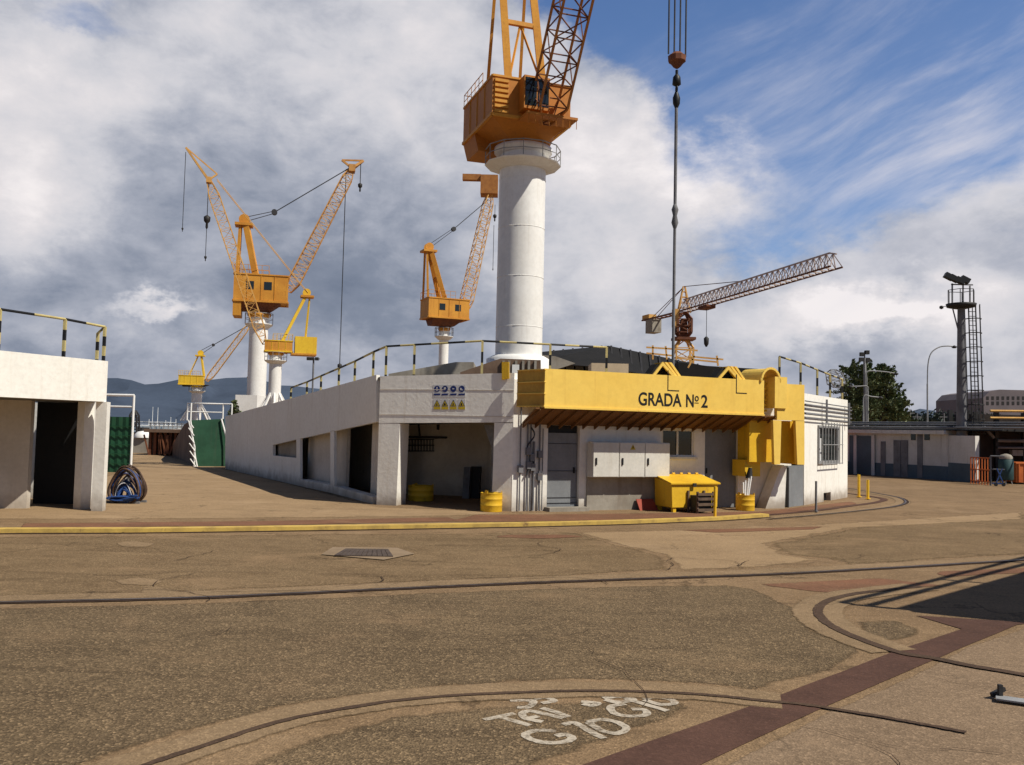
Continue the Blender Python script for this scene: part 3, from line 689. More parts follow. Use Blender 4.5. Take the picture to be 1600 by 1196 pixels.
# ------------------------------------------------------------------ electrical cabinets
z0, z1 = zB(975, 745), zB(975, 691)
cab = thing('electrical_cabinet', 'pale wall mounted electrical cabinet with three doors and warning triangle', 'cabinet', fb((s0+s1)/2, -.2, z0))
MB().obox(F1, dB, nB, UP, (s0-.02, s1), (-.36, -.07), (z0, z1)).build('body', M_cab, cab, bevel=.01)
for i in range(3):
    a = s0-.02+(s1-s0+.02)*i/3; b2 = s0-.02+(s1-s0+.02)*(i+1)/3
    d = MB().obox(F1, dB, nB, UP, (a+.015, b2-.015), (-.385, -.362), (z0+.02, z1-.02)).build('door', M_cab, cab)
    MB().obox(F1, dB, nB, UP, (a+.07, a+.11), (-.41, -.387), (z0+.32, z0+.50)).build('handle', M_black, d)
mid_ = (s0+s1)/2
MB().prism([fb(mid_-.08, -.392, z0+.72), fb(mid_+.08, -.392, z0+.72), fb(mid_, -.392, z0+.86)], nB*.004).build('warning_triangle', M_signy, cab)
MB().prism([fb(mid_-.012, -.397, z0+.75), fb(mid_+.012, -.397, z0+.75), fb(mid_+.012, -.397, z0+.81), fb(mid_-.012, -.397, z0+.81)], nB*.003).build('bolt_mark', M_black, cab)

# small red plate leaning on the plinth, dark recess
rp = MB().prism([fb(sB(990), -.35, 0), fb(sB(1018), -.35, 0), fb(sB(1017), -.12, .28), fb(sB(991), -.12, .28)], nB*.03).build('red_plate', M_redp)
tag(rp, 'small dull red plate leaning below the electrical cabinets', 'plate')

# ------------------------------------------------------------------ yellow skip
def skip():
    s0, s1 = sB(1045), sB(1124); z1 = zB(1080, 768)
    t = thing('storage_bin', 'yellow steel storage bin with sloped lid between the window and the grey door', 'bin', fb((s0+s1)/2, -.6, 0))
    y0, y1 = -1.0, -.2; K0 = F1+nB*y0; K1_ = F1+nB*y1
    sK = lambda px, py: (W(px, py, K0, K0+dB)-K0).dot(dB)
    a0, a1 = sK(1049, 775), sK(1121, 775); zf = W(1080, 757, K0, K0+dB).z; zb = max(zf+.12, W(1080, 741, K1_, K1_+dB).z-.08)
    m = MB(); m.hexa([fb(a0+.03, y0, .12), fb(a1, y0, .12), fb(a1, y1, .12), fb(a0+.03, y1, .12)], [fb(a0, y0, zf), fb(a1+.02, y0, zf), fb(a1+.02, y1, zb), fb(a0, y1, zb)])
    m.build('body', M_yeld, t, bevel=.012)
    m = MB(); m.hexa([fb(a0-.04, y0-.05, zf), fb(a1+.06, y0-.05, zf), fb(a1+.04, y1, zb+.04), fb(a0-.02, y1, zb+.04)], [fb(a0-.04, y0-.05, zf+.035), fb(a1+.06, y0-.05, zf+.035), fb(a1+.04, y1, zb+.075), fb(a0-.02, y1, zb+.075)])
    l = m.build('lid', M_yeld, t)
    MB().obox(F1, dB, nB, UP, ((a0+a1)/2-.10, (a0+a1)/2-.0), (y0-.08, y0-.051), (zf-.06, zf+.03)).build('latch', M_dark, l)
    for i in range(6): s_ = a0+.1+(a1-a0-.2)*i/5; MB().tube(fb(s_-.04, y1, zb+.09), fb(s_+.04, y1, zb+.09), .03).build('hinge', M_yeld, l)
    for a_ in (a0+.08, a1-.12):
        MB().obox(F1, dB, nB, UP, (a_, a_+.09), (y0+.03, y0+.12), (0, .12)).build('leg', M_yeld, t)
        MB().obox(F1, dB, nB, UP, (a_, a_+.09), (y1-.12, y1-.03), (0, .12)).build('leg', M_yeld, t)
skip()
# pallet crate leaning in front of the bin
def crate():
    c = G(1103, 803); t = thing('wooden_crate', 'dark slatted timber crate standing before the yellow bin', 'crate', flat(c))
    o_ = flat(c); u = dB; n = nB
    for zz in (.06, .2, .34, .46): MB().obox(o_, u, n, UP, (-.26, .26), (-.03, 0), (zz, zz+.07)).build('slat', M_wood, t)
    for a in (-.27, .22):
        for b_ in (.0, .4): MB().obox(o_, u, n, UP, (a, a+.05), (b_, b_+.05), (0, .56)).build('post', M_wood, t)
    MB().obox(o_, u, n, UP, (-.21, .21), (.05, .40), (.05, .45)).build('contents', M_dark, t)
crate()
def post(px, y0, y1, r, m, label, name='post', cap=True):
    b_ = G(px, y0); top = W(px, y1, b_, b_+V(1, 0)); t = thing(name, label, 'post', flat(b_))
    MB().tube(flat(b_), flat(b_, top.z), r, n=10).build('shaft', m, t)
    MB().tube(flat(b_, .024), flat(b_, .045), r*2, n=10).build('base_flange', m, t)
post(1117, 812, 760, .035, M_yeld, 'thin yellow post beside the slatted crate', 'marker_post')
post(1275, 801, 752, .03, M_steel, 'thin grey post beside the bright end wall', 'marker_post')
post(1342, 778, 742, .045, M_yeld, 'short yellow post past the end wall, nearer to that wall', 'marker_post')
post(1356, 781, 750, .045, M_yeld, 'short yellow post past the end wall, farther from that wall', 'marker_post')

# ------------------------------------------------------------------ yellow drums (mooring bollard tubs)
def drum(c, r, h, label, m=M_yeld):
    t = thing('drum', label, 'drum', flat(c), 'yellow open drums along the building')
    prof = [(r*.98, 0), (r, .02), (r, h*.32), (r*1.025, h*.34), (r, h*.36), (r, h*.66), (r*1.025, h*.68), (r, h*.70), (r, h*.97), (r*1.03, h), (r*.93, h), (r*.93, h*.55)]
    MB().lathe(flat(c, .004), prof, 28).build('body', m, t)
    MB().lathe(flat(c, .0), [(r*.92, h*.56), (r*.92, h*.60)], 24).build('contents', M_dark, t)
    for a in (0, 2.1, 4.2): MB().obox(flat(c), V(math.cos(a), math.sin(a)), V(-math.sin(a), math.cos(a)), UP, (r*.90, r*.97), (-.04, .04), (h+.002, h+.05)).build('lug', m, t)
    return t
drum(G(767, 801)+V(0, .27), .27, .46, 'yellow drum standing by the pillar outside the open bay')
c = G(1168, 799)+V(0, .25); drum(c, .25, .42, 'yellow drum holding pale tubes beside the beam pylon')
drum(G(655, 784)+V(0, .35), .36, .42, 'yellow drum in the shade inside the open bay')
tb = thing('pale_tubes', 'bundle of pale tubes standing in the drum by the pylon', 'tubes', flat(c, .2))
for dx in (-.07, -.02, .05, .10): MB().tube(c+V(dx*.6, 0, .25), c+V(dx*1.3+.05, .08, .82+dx), .025).build('tube', M_whitem, tb)
MB().tube(c+V(.14, .15, .85), c+V(.17, .15, 1.15), .10, .05, n=8).build('dark_bundle', M_dark, tb)
# dark panels stacked in bay
def stack():
    t = thing('panel_stack', 'dark sheets leaning against the bay wall', 'panel stack', fr(LA-1.5, 3.4, 0))
    for i, (x0_, x1_, y1_) in enumerate(((722, 732, 730), (733, 748, 729))):
        q = fr(0, 3.3+.25*i, 0); q2 = fr(LA, 3.3+.25*i, 0); a = W(x0_, 780, q, q2); b_ = W(x1_, 780, q, q2); z_ = W(x0_, y1_, q, q2).z
        MB().hexa([flat(a), flat(b_), flat(b_)+nF*.15, flat(a)+nF*.15], [flat(a, z_)+nF*.1, flat(b_, z_)+nF*.1, flat(b_, z_)+nF*.2, flat(a, z_)+nF*.2]).build('panel', M_dark if i else M_steel, t)
stack()

# ------------------------------------------------------------------ safety signs
cols = [683, 695.3, 708.5, 721.5]
kinds_b = ['full length figure', 'white mask', 'small helmet', 'white boot']
kinds_y = ['upright triangle', 'broad dark mark', 'tall triangle', 'dark curved mark']
def onF(px, py, off=.0): return W(px, py, A0, F1)-nF*off
for i, x in enumerate(cols):
    hw = 6.0
    t = thing('safety_sign', 'round blue safety sign on the fascia with a ' + kinds_b[i], 'sign', onF(x, 608), 'blue safety signs on the fascia')
    MB().prism([onF(x-hw, 601.5, .006), onF(x+hw, 601.5, .006), onF(x+hw, 621, .006), onF(x-hw, 621, .006)], nF*.004).build('board', M_signw, t)
    cc = onF(x, 608, .010); e = (onF(x+1, 608)-onF(x, 608)).normalized(); R = (onF(x+4.7, 608)-onF(x, 608)).length
    MB().prism([cc+e*R*math.cos(a)+UP*R*math.sin(a) for a in [2*math.pi*k/20 for k in range(20)]], nF*.003).build('disc', M_signb, t)
    sh = [[(-.12, -.75), (.12, -.75), (.15, .1), (.2, .6), (-.2, .6), (-.15, .1)], [(-.35, .15), (-.2, -.15), (.2, -.15), (.35, .15), (.3, .5), (-.3, .5)], [(-.4, -.05), (-.1, -.15), (.35, -.05), (.35, .15), (.1, .12), (-.2, .3)], [(-.5, .3), (-.2, .35), (0, 0), (.5, -.3), (.45, -.45), (-.5, -.4)]][i]
    MB().prism([cc-nF*.003+e*R*a+UP*R*b_ for a, b_ in sh], nF*.002).build('pictogram', M_signw, t)
    y_ = 616.5
    MB().prism([onF(x-5, y_+1.6, .010), onF(x+5, y_+1.2, .010), onF(x+5, y_-1.4, .010), onF(x-5, y_-1.0, .010)], nF*.002).build('caption_bar', M_signb, t)
for i, x in enumerate(cols):
    hw = 5.6
    t = thing('warning_sign', 'yellow warning sign low on the fascia with a ' + kinds_y[i], 'sign', onF(x, 633), 'yellow warning signs on the fascia')
    MB().prism([onF(x-hw, 624, .006), onF(x+hw, 624, .006), onF(x+hw, 640.5, .006), onF(x-hw, 640.5, .006)], nF*.004).build('board', M_signw, t)
    MB().prism([onF(x-5.2, 635.6, .010), onF(x+5.2, 635.6, .010), onF(x+5.2, 640, .010), onF(x-5.2, 640, .010)], nF*.003).build('caption_bar', M_signy, t)
    MB().prism([onF(x-5, 635, .010), onF(x+5, 635, .010), onF(x, 625, .010)], nF*.003).build('triangle', M_black, t)
    MB().prism([onF(x-3.7, 634.3, .013), onF(x+3.7, 634.3, .013), onF(x, 626.8, .013)], nF*.002).build('triangle_fill', M_signy, t)
    sc_ = [.8, 1.6, .9, 1.3][i]; MB().prism([onF(x-sc_, 633.6, .016), onF(x+sc_, 633.6, .016), onF(x+sc_*.6, 630.2, .016), onF(x-sc_*.6, 630.2, .016)], nF*.002).build('pictogram', M_black, t)

# ------------------------------------------------------------------ striped railings
def railing(pts, tops, label, pitch=None, name='striped_railing', mats=(None, None), r=.03, lower=False, seg=.55, postw=.06):
    """pts: base points, tops: heights; one post at each point"""
    t = thing(name, label, 'railing', pts[0]); Y_, K_ = (M_yeldull, M_black)
    for p, h in zip(pts, tops):
        n = 4; m = MB()
        for j in range(n):
            m.cur = 1 if j % 2 else 0; m.bar(p+UP*h*j/n, p+UP*h*(j+1)/n, postw)
        m.build('post', [K_, Y_], t)
    m = MB(); i = 0; m.cur = 0; prev = None
    for (p, h), (q, h2) in zip(list(zip(pts, tops)), list(zip(pts, tops))[1:]):
        a = p+UP*h; b_ = q+UP*h2; L = (b_-a).length; n = max(2, int(round(L/seg/2))*2)
        for j in range(n):
            m.cur = i % 2; i += 1; m.tube(a.lerp(b_, j/n), a.lerp(b_, (j+1)/n), r, n=6, cap=False)
    m.build('rail', [K_, Y_], t)
    return t
M_yeldull = mat('dull striped yellow', (.55, .46, .20), (.42, .34, .15), 2, .7)
# flank + front railing, set back on the roof
def setback(px, pytop, A, B, off, pybase=None):
    n = inwards(A, B, 1); a = A+n*off; b_ = B+n*off; q = W(px, pytop, a, b_); return q
P = []; Tt = []
for x, yt in ((455, 606), (480, 597), (502, 587.5), (530, 575.5), (555, 564.5), (584, 550)):
    q = setback(x, yt, A1, A0, .35); s_ = (flat(q)-flat(A1)).dot(dfl); zb0 = 2.33+(3.36-2.33)*max(0, s_)/Lf; P.append(flat(q, zb0-.1)); Tt.append(q.z-zb0+.1)
for x, yt in ((604, 541.5), (648, 539), (754, 533), (860, 538.5), (948, 543)):
    q = setback(x, yt, A0, F1, .9) if x < 800 else setback(x, yt, F1, B1, .9); P.append(flat(q, 3.2)); Tt.append(q.z-3.2)
railing(P, Tt, 'long black and yellow striped railing along the left roof edge of the building')
P = []; Tt = []
for x, yt in ((1218, 557.5), (1251, 567.5), (1277, 578), (1297, 586), (1316, 593)):
    q = setback(x, yt, R0, R1, .9) if x > 1230 else W(x, yt, flat(P[0]) if P else R0+nR*.9, R1+nR*.9); P.append(flat(q, 3.2)); Tt.append(q.z-3.2)
railing(P, Tt, 'short striped railing above the right end wall of the building')

# ------------------------------------------------------------------ left building
LC = G(160, 799); L1 = D(0, 620, 17.8); L1 = flat(L1); 
ldir = (flat(L1)-flat(LC)).normalized(); L2 = flat(LC)+ldir*6.5; LCf = flat(LC)+V(-.03, .0)
nl = V(-ldir.y, ldir.x); nl = nl if nl.y > 0 else -nl   # into the building
lb = thing('dock_shed', 'white flat roofed concrete shed with deep fascia at the left edge', 'building', flat(LC))
zt = 3.37; zb = 2.45
def ls(s, off, z): return flat(flat(LCf)+ldir*s+nl*off, z)
MB().prism([ls(0, 0, zb), ls(6.5, 0, zb), ls(6.5, 0, zt), ls(0, 0, zt)], nl*.25).build('fascia', M_white, lb)
# side of the fascia running back and the roof
bd = V(-.56, .83)
MB().prism([ls(.02, .26, zb), ls(6.4, .26, zb), ls(6.4, .26, zb)+bd*3+V(-6, 0), ls(.02, .26, zb)+bd*2.6], UP*.12).build('roof', M_concrete_roof, lb)
MB().prism([ls(.0, .252, zb), ls(0, .252, zt), ls(0, .252, zt)+bd*2.6, ls(0, .252, zb)+bd*2.6], V(-.2, 0)).build('return_fascia', M_white, lb)
pl = MB(); a = G(142, 799); b_ = G(159.5, 799.5)
pl.prism([flat(a), flat(b_), flat(b_, zb-.002), flat(a, zb-.002)], V(-.05, .28)); pl.build('outer_pillar', M_white, lb)
pl = MB(); a = G(114, 796); b_ = G(125, 797); c_ = G(140, 796.0)
pl.hexa([flat(a), flat(b_), flat(c_), flat(a)+V(.2, .7)], [flat(x, zb-.003) for x in (a, b_, c_, a+V(.2, .7))]); pl.build('inner_pillar', M_white, lb)
Wa = G(-120, 795); Wb = G(41, 795); Wc = G(116, 795.5)
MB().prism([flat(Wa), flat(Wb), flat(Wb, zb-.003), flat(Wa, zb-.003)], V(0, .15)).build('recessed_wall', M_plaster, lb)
MB().prism([flat(Wb)+V(-.5, 1.2), V(-.47*(Wc.y+1.2), Wc.y+1.2), V(-.47*(Wc.y+1.2), Wc.y+1.2, zb-.005), flat(Wb, zb-.005)+V(-.5, 1.2)], V(0, .1)).build('doorway_back', M_black, lb)  # black back and side panels paint in the darkness of the doorway interior
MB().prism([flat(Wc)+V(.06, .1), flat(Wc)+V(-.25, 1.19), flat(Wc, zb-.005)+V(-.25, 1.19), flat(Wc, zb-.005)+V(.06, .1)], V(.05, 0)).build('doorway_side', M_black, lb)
MB().prism([V(-16, 23.0), V(-.47*23, 23.0), V(-.47*23, 23.0, zb), V(-16, 23.0, zb)], V(0, .1)).build('rear_wall', M_white, lb)
# railing on it
q0 = ls(0.15, .5, 3.2); P = []; Tt = []
for x, yt in ((-90, 474), (0, 483.5), (102, 499), (164, 511)):
    q = W(x, yt, ls(0, .5, 0), ls(6, .5, 0)); P.append(flat(q, 3.3)); Tt.append(q.z-3.3)
P.append(P[-1]+V(-.62, 1.0)); Tt.append(Tt[-1]-.05)
railing(P, Tt, 'black and yellow striped railing on the roof of the left shed')

# ------------------------------------------------------------------ hose stand
def hoses():
    c = G(193, 787)+V(0, .2); t = thing('hose_coils', 'blue and brown hoses coiled over a low stand beside the left shed', 'hoses', flat(c))
    rnd = random.Random(5); c = flat(c)
    MB().tube(c+V(0, 0, 0), c+V(0, .05, .95), .035).bar(c+V(-.4, -.2, .03), c+V(.4, -.2, .03), .06).bar(c+V(-.4, .2, .03), c+V(.4, .2, .03), .06).build('stand', M_steel, t)
    for i in range(30):
        m = [M_brownh, M_blueh, M_blueh, M_brownh, M_whiteh, M_blueh][i % 6]; R = rnd.uniform(.14, .42)
        if i % 6 in (0, 3): R = rnd.uniform(.30, .42)
        if m is M_whiteh: R = rnd.uniform(.2, .36)
        ax = V(rnd.uniform(-.35, .35), -1, rnd.uniform(-.1, .25)); mb = MB()
        x_ = rnd.uniform(-.03, .03)
        # tall coil: narrow at the top, wide at the foot
        n = 34; pts = []
        for k in range(n+1):
            a = 2*math.pi*k/n; wx = R*(.88-.30*math.sin(a)); z_ = R+.03+R*math.sin(a)*1.12
            pts.append(c+V(x_+wx*math.cos(a)*1.02, -.24+.016*i+.03*math.sin(3*a+i), z_))
        mb.path(pts, rnd.uniform(.018, .026) if m is not M_whiteh else .012, 6); mb.build('hose', m, t)
    mb = MB(); pts = []
    for k in range(90):
        a = k*.55; pts.append(c+V(.36*math.sin(a*.71)+.03*math.sin(a*3), -.28+.06*math.sin(a*1.3), .06+.10*abs(math.sin(a*.37))+.0006*k))
    mb.path(pts, .022, 6); mb.build('hose', M_blueh, t)
hoses()

# ------------------------------------------------------------------ green screens and gangway
def screen_left():
    Y0 = 33.0; a = G(204, 739); t = thing('green_screen', 'green sheet screen with white pipe frame behind the left shed', 'screen', flat(a))
    b_ = flat(a)+V(-3.2, .3); A_, B_ = flat(b_), flat(a)
    z1 = W(204, 652, A_, B_).z; zt2 = W(204, 618, A_, B_).z; zm = W(204, 636, A_, B_).z
    m = MB(); n = 22
    for i in range(n):
        p_ = A_.lerp(B_, i/n); q = A_.lerp(B_, (i+1)/n); o = V(0, .03*(i % 2)); o2 = V(0, .03*((i+1) % 2)); m.add([p_+o, q+o2, flat(q+o2, z1), flat(p_+o, z1)], [(0, 1, 2, 3)])
    for k in range(1, 6): m.bar(flat(A_, z1*k/6)-V(0, .03), flat(B_, z1*k/6)-V(0, .03), .03)
    m.build('sheet', M_green, t)
    m = MB(); m.path([flat(B_), flat(B_, zt2), flat(A_, zt2)], .05, 8).path([flat(B_, zm), flat(A_, zm)], .035, 8); m.build('frame', M_whitem, t)
screen_left()
def gangway():
    Yg = 41.0; a = G(305, 729); b_ = G(357, 729); t = thing('green_gangway', 'green sheeted gangway end with white stair rails against the flank wall', 'gangway', flat(a))
    A_ = flat(a); B_ = flat(b_); zz = W(300, 658, A_, B_).z
    m = MB(); tl = W(299, 657, A_, B_); tr = W(349, 655, A_, B_)
    m.prism([A_, B_, tr, tl], V(0, .12)); m.build('panel', mat('scuffed green sheet', (.022, .085, .045), (.012, .055, .028), 1.2, .7, streak=.7, streakcol=(.05, .07, .045)), t)
    E_ = flat(G(262, 709)); m = MB(); m.prism([W(x, y, E_, A_) for x, y in ((303.5, 728.5), (262, 709), (272, 692), (288, 664), (298.5, 657))], V(-.05, .08)); m.build('side_board', M_brownp, t)
    m = MB(); d_ = V(0, -.1)
    zr = W(300, 630, A_, B_).z
    pA = tl+V(-.35, .4); pB = tr+d_
    m.path([pA, flat(pA, zr), flat(tr, zr)+d_, tr+d_, ], .04).path([flat(tl, zr)+d_, tl+d_], .04).path([flat(pA, (zr+pA.z)/2), flat(tr, (zr+pA.z)/2)+d_], .03)
    e = flat(tr, zr)+V(.45, -.2); m.path([flat(tr, zr)+d_, e, flat(e, tr.z)+V(0, 0, 0)], .04)
    # hand rails running down on both sides
    f1 = flat(A_)+V(.05, -.3); 
    for dx in (0, .25): m.path([tl+V(-.1+dx*.4, -.1), f1+V(dx*.2, 0, .9-dx*2), f1+V(dx*.6, 0, 0)], .035)
    for k in range(6): m.path([tl.lerp(f1, k/6)+V(-.12, -.1), tl.lerp(f1, (k+1)/6)+V(.12, -.1)], .025)
    g1 = flat(B_)+V(.1, -.3); m.path([tr+V(-.05, -.15), g1+V(-.1, 0, 1.2), g1], .045)
    m.build('stair_rail', M_whitem, t)
gangway()

# ------------------------------------------------------------------ cranes
def lattice(mb, p, q, w0, w1, side, n, r=.05, taper=.12, diag=None, xbrace=True):
    d = (q-p); L = d.length; d.normalize(); s = side.normalized(); u = s.cross(d).normalized(); diag = diag or mb
    def ring(t):
        w = w0+(w1-w0)*t; k = min(1, .35+t/taper*.65, .35+(1-t)/taper*.65)
        c = p+d*L*t; hw = w/2*k; return [c+s*hw+u*hw, c-s*hw+u*hw, c-s*hw-u*hw, c+s*hw-u*hw]
    R = [ring(i/n) for i in range(n+1)]
    for i in range(n):
        for k in range(4): mb.bar(R[i][k], R[i+1][k], r*2)
        for k in range(4):
            k2 = (k+1) % 4
            diag.bar(R[i][k], R[i][k2], r)
            if i % 2: diag.bar(R[i][k], R[i+1][k2], r)
            else: diag.bar(R[i][k2], R[i+1][k], r)
    for k in range(4): mb.bar(R[n][k], R[n][(k+1) % 4], r*1.5)

def crane(name, label, cx, cy, z0, zO, rcol, u, K):
    O = V(cx, cy, zO); u = flat(u).normalized(); v = V(-u.y, u.x)*K.get('vs', 1)
    t = thing(name, label, 'crane', V(cx, cy, z0)); S = K.get('S', 1.0)
    P = lambda a, b_, c_: O+u*a+v*b_+UP*c_
    col = MB().lathe(V(cx, cy, z0), [(rcol*1.0, 0), (rcol, zO-z0-.5*S), (rcol*.98, zO-z0)], 40).build('column', M_whitem, t)
    R = rcol*K.get('coll', 1.6)
    clr = MB().lathe(O, [(R*.68, -.8*S), (R, -.55*S), (R*1.02, -.5*S), (R, -.48*S)], 12, False).build('collar', M_whitem, t)
    g = MB(); n = 12
    for i in range(n):
        a = 2*math.pi*i/n; b_ = 2*math.pi*(i+1)/n; e = lambda x: V(R*math.cos(x), R*math.sin(x))
        g.bar(O+e(a)-UP*.5*S, O+e(a)+UP*.3*S, .04*S); g.bar(O+e(a)+UP*.3*S, O+e(b_)+UP*.3*S, .04*S); g.bar(O+e(a)-UP*.1*S, O+e(b_)-UP*.1*S, .03*S)
    g.build('collar_rail', K.get('railm', M_galv), clr)
    MB().lathe(O, [(rcol*1.02, 0), (rcol*1.25, .12*S), (rcol*1.25, .35*S), (rcol*1.05, .36*S)], 32).build('slew_ring', M_whitem if K.get('ring') else K['m'], t)
    a0, a1, h0, h1, hw = K['house']; bL, bR = K.get('b', (-hw, hw))
    m = MB(); m.hexa([P(a0, bL, h0), P(a1, bL, h0), P(a1, bR, h0), P(a0, bR, h0)], [P(a0, bL, h1), P(a1, bL, h1), P(a1, bR, h1), P(a0, bR, h1)])
    hs = m.build('machine_house', K['m'], t)
    g = MB()
    for b_ in (bL, bR):
        g.bar(P(a0, b_, h1), P(a1, b_, h1), .10*S).bar(P(a0, b_, h0), P(a1, b_, h0), .14*S)
        for k in range(1, 4): a = a0+(a1-a0)*k/4; g.bar(P(a, b_*1.005, h0), P(a, b_*1.005, h1), .05*S)
    for a in (a0, a1): g.bar(P(a, bL, h1), P(a, bR, h1), .10*S).bar(P(a, bL, h0), P(a, bR, h0), .14*S)
    g.build('frame_rib', K['m2'], hs)
    g = MB()
    for b_ in (bL, bR):
        for k in range(6): a = a0+(a1*.3-a0)*k/5; g.bar(P(a, b_, h1), P(a, b_, h1+.7*S), .03*S)
        g.bar(P(a0, b_, h1+.7*S), P(a1*.3, b_, h1+.7*S), .03*S).bar(P(a0, b_, h1+.35*S), P(a1*.3, b_, h1+.35*S), .025*S)
    g.bar(P(a0, bL, h1+.7*S), P(a0, bR, h1+.7*S), .03*S)
    g.build('roof_rail', K['m2'], hs)
    for (a, c_) in K.get('win', []):
        for b_, sg in ((bL, -1), (bR, 1)):
            MB().obox(P(a, b_, c_), u, v*sg, UP, (-.28*S, .28*S), (.0, .03), (-.3*S, .3*S)).build('window', M_glass, hs)
    # lower body with sloping underside
    m = MB(); l0, l1, lz = K['low']
    m.hexa([P(l0, bL*.45, lz), P(l1*.5, bL*.45, lz), P(l1*.5, bR*.45, lz), P(l0, bR*.45, lz)], [P(l0, bL*.98, h0-.003), P(l1, bL*.98, h0-.003), P(l1, bR*.98, h0-.003), P(l0, bR*.98, h0-.003)])
    m.lathe(O, [(rcol*1.1, .36*S), (rcol*1.35, h0-.01)], 20)
    lo = m.build('under_body', K.get('mu', K['m']), t)
    if 'cw' in K:
        c0, c1, cz = K['cw']; MB().hexa([P(c0, bL*.9, cz), P(c1, bL*.9, cz), P(c1, bR*.9, cz), P(c0, bR*.9, cz)], [P(c0, bL, h0-.004), P(c1, bL, h0-.004), P(c1, bR, h0-.004), P(c0, bR, h0-.004)]).build('counterweight', K.get('mcw', K['m']), t)
    if 'cab' in K:
        ca, cb_, cc = K['cab']; x = MB().obox(P(ca, cb_, cc), u, v, UP, (0, 1.0*S), (-.75*S, .75*S), (-.9*S, .7*S)).build('cab', K['m2'], t)
        MB().obox(P(ca, cb_, cc), u, v, UP, (1.0*S+.003, 1.0*S+.02), (-.68*S, -.05*S), (-.6*S, .6*S)).obox(P(ca, cb_, cc), u, v, UP, (1.0*S+.003, 1.0*S+.02), (.05*S, .68*S), (-.6*S, .6*S)).obox(P(ca, cb_, cc), u, v, UP, (.1*S, .9*S), (-.77*S, -.753*S), (-.6*S, .6*S)).build('cab_window', M_glass, x)
    # A frame
    pa, pc, pw = K['peak']; fa, ba, fw = K['afr']; r = K.get('ar', .28)*S
    m = MB(); sh = K.get('ashift', 0)
    for sg in (-1, 1): m.bar(P(fa, sg*fw+sh, h1), P(pa+.2*S, sg*pw+sh, pc), r, r)
    for tt in (.45, .8): m.bar(P(fa+(pa+.2*S-fa)*tt, -(fw+(pw-fw)*tt)+sh, h1+(pc-h1)*tt), P(fa+(pa+.2*S-fa)*tt, fw+(pw-fw)*tt+sh, h1+(pc-h1)*tt), r*.6)
    m.bar(P(fa+(pa-fa)*.45, sh, h1+(pc-h1)*.45), P(fa, fw+sh, h1), r*.25).bar(P(fa+(pa-fa)*.45, sh, h1+(pc-h1)*.45), P(fa, -fw+sh, h1), r*.25)
    af = m.build('a_frame', K['m2'], t)
    m = MB()
    for sg in (-1, 1): m.bar(P(ba, sg*fw+sh, h1), P(pa-.2*S, sg*pw+sh, pc), r*.45)
    m.build('back_stay', K['m2'], af)
    MB().obox(P(pa, sh, pc), u, v, UP, (-.6*S, .7*S), (-pw-.3*S, pw+.3*S), (-.15*S, .05*S)).build('peak_platform', K['m'], af)
    m = MB()
    for k in (-.25, .25): m.tube(P(pa+.1, k*S-.06+sh, pc+.35*S), P(pa+.1, k*S+.06+sh, pc+.35*S), .4*S, n=16)
    m.build('sheave', K['m2'], af)
    # boom
    bf, bc = K['foot']; ta, tc_ = K['tip']; sb_ = K.get('bshift', 0); tb_ = K.get('tipb', sb_)
    m = MB(); dg = MB(); w0, w1 = K['bw']; nn = K.get('nseg', 16)
    lattice(m, P(bf, sb_, bc), P(ta, tb_, tc_), w0, w1, v, nn, K.get('br', .05), diag=dg, taper=K.get('taper', .1))
    bo = m.build('boom', K['mb'], t); dg.build('boom_lacing', K.get('md', K['mb']), bo)
    if 'head' in K:
        ha, hc = K['head']; m = MB(); m.bar(P(ta, tb_-.3*S, tc_), P(ha, tb_, hc), .18*S).bar(P(ta, tb_+.3*S, tc_), P(ha, tb_, hc), .18*S)
        if K.get('fly'): x_, z_ = K['fly']; m.bar(P(x_, tb_, z_), P(ha, tb_, hc), .12*S).bar(P(x_, tb_, z_), P(ta, tb_, tc_), .15*S)
        m.obox(P(ta, tb_, tc_), u, v, UP, (-.28*S, .22*S), (-.4*S, .4*S), (-.3*S, .25*S)); m.build('boom_head', K['mb'], bo)
    # luffing ropes with floating pulley
    m = MB(); rr_ = K.get('rope', .035); pt = P(*K['pull']) if 'pull' in K else None; e = P(K.get('luff', (ta, tc_))[0], tb_, K.get('luff', (ta, tc_))[1])
    pk = P(pa, sh, pc+.35*S)
    if pt:
        for k in (-.15, .15): m.tube(pk+UP*k*2, pt+UP*k, rr_, n=5); 
        m.tube(pt, e, rr_*1.4, n=5); m.tube(pt-v*.15*S, pt+v*.15*S, .22*S, n=12)
    else:
        for k in (-.3, .3): m.tube(pk+v*k, e+v*k, rr_, n=5)
    m.build('luffing_rope', K.get('mrope', M_rope), t)
    for (ha, hc, zlow, nr, sp, blk) in K['hooks']:
        m = MB(); top = P(ha, tb_, hc)
        for j in range(nr): m.tube(top+v*(j-(nr-1)/2)*sp+u*.0, flat(top, zlow)+v*(j-(nr-1)/2)*sp, rr_, n=5)
        h = m.build('hoist_rope', M_rope, t)
        if blk: MB().lathe(flat(top, zlow), [(.05*blk, -.9*blk), (.12*blk, -.75*blk), (.1*blk, -.4*blk), (.28*blk, -.2*blk), (.3*blk, .15*blk), (.1*blk, .3*blk)], 10).build('hook_block', K.get('mh', M_dark), h)
    return t, P

M_boom = mat('sunlit brown boom', (.46, .20, .055), (.33, .13, .04), 1.5, .8, spots=.3)
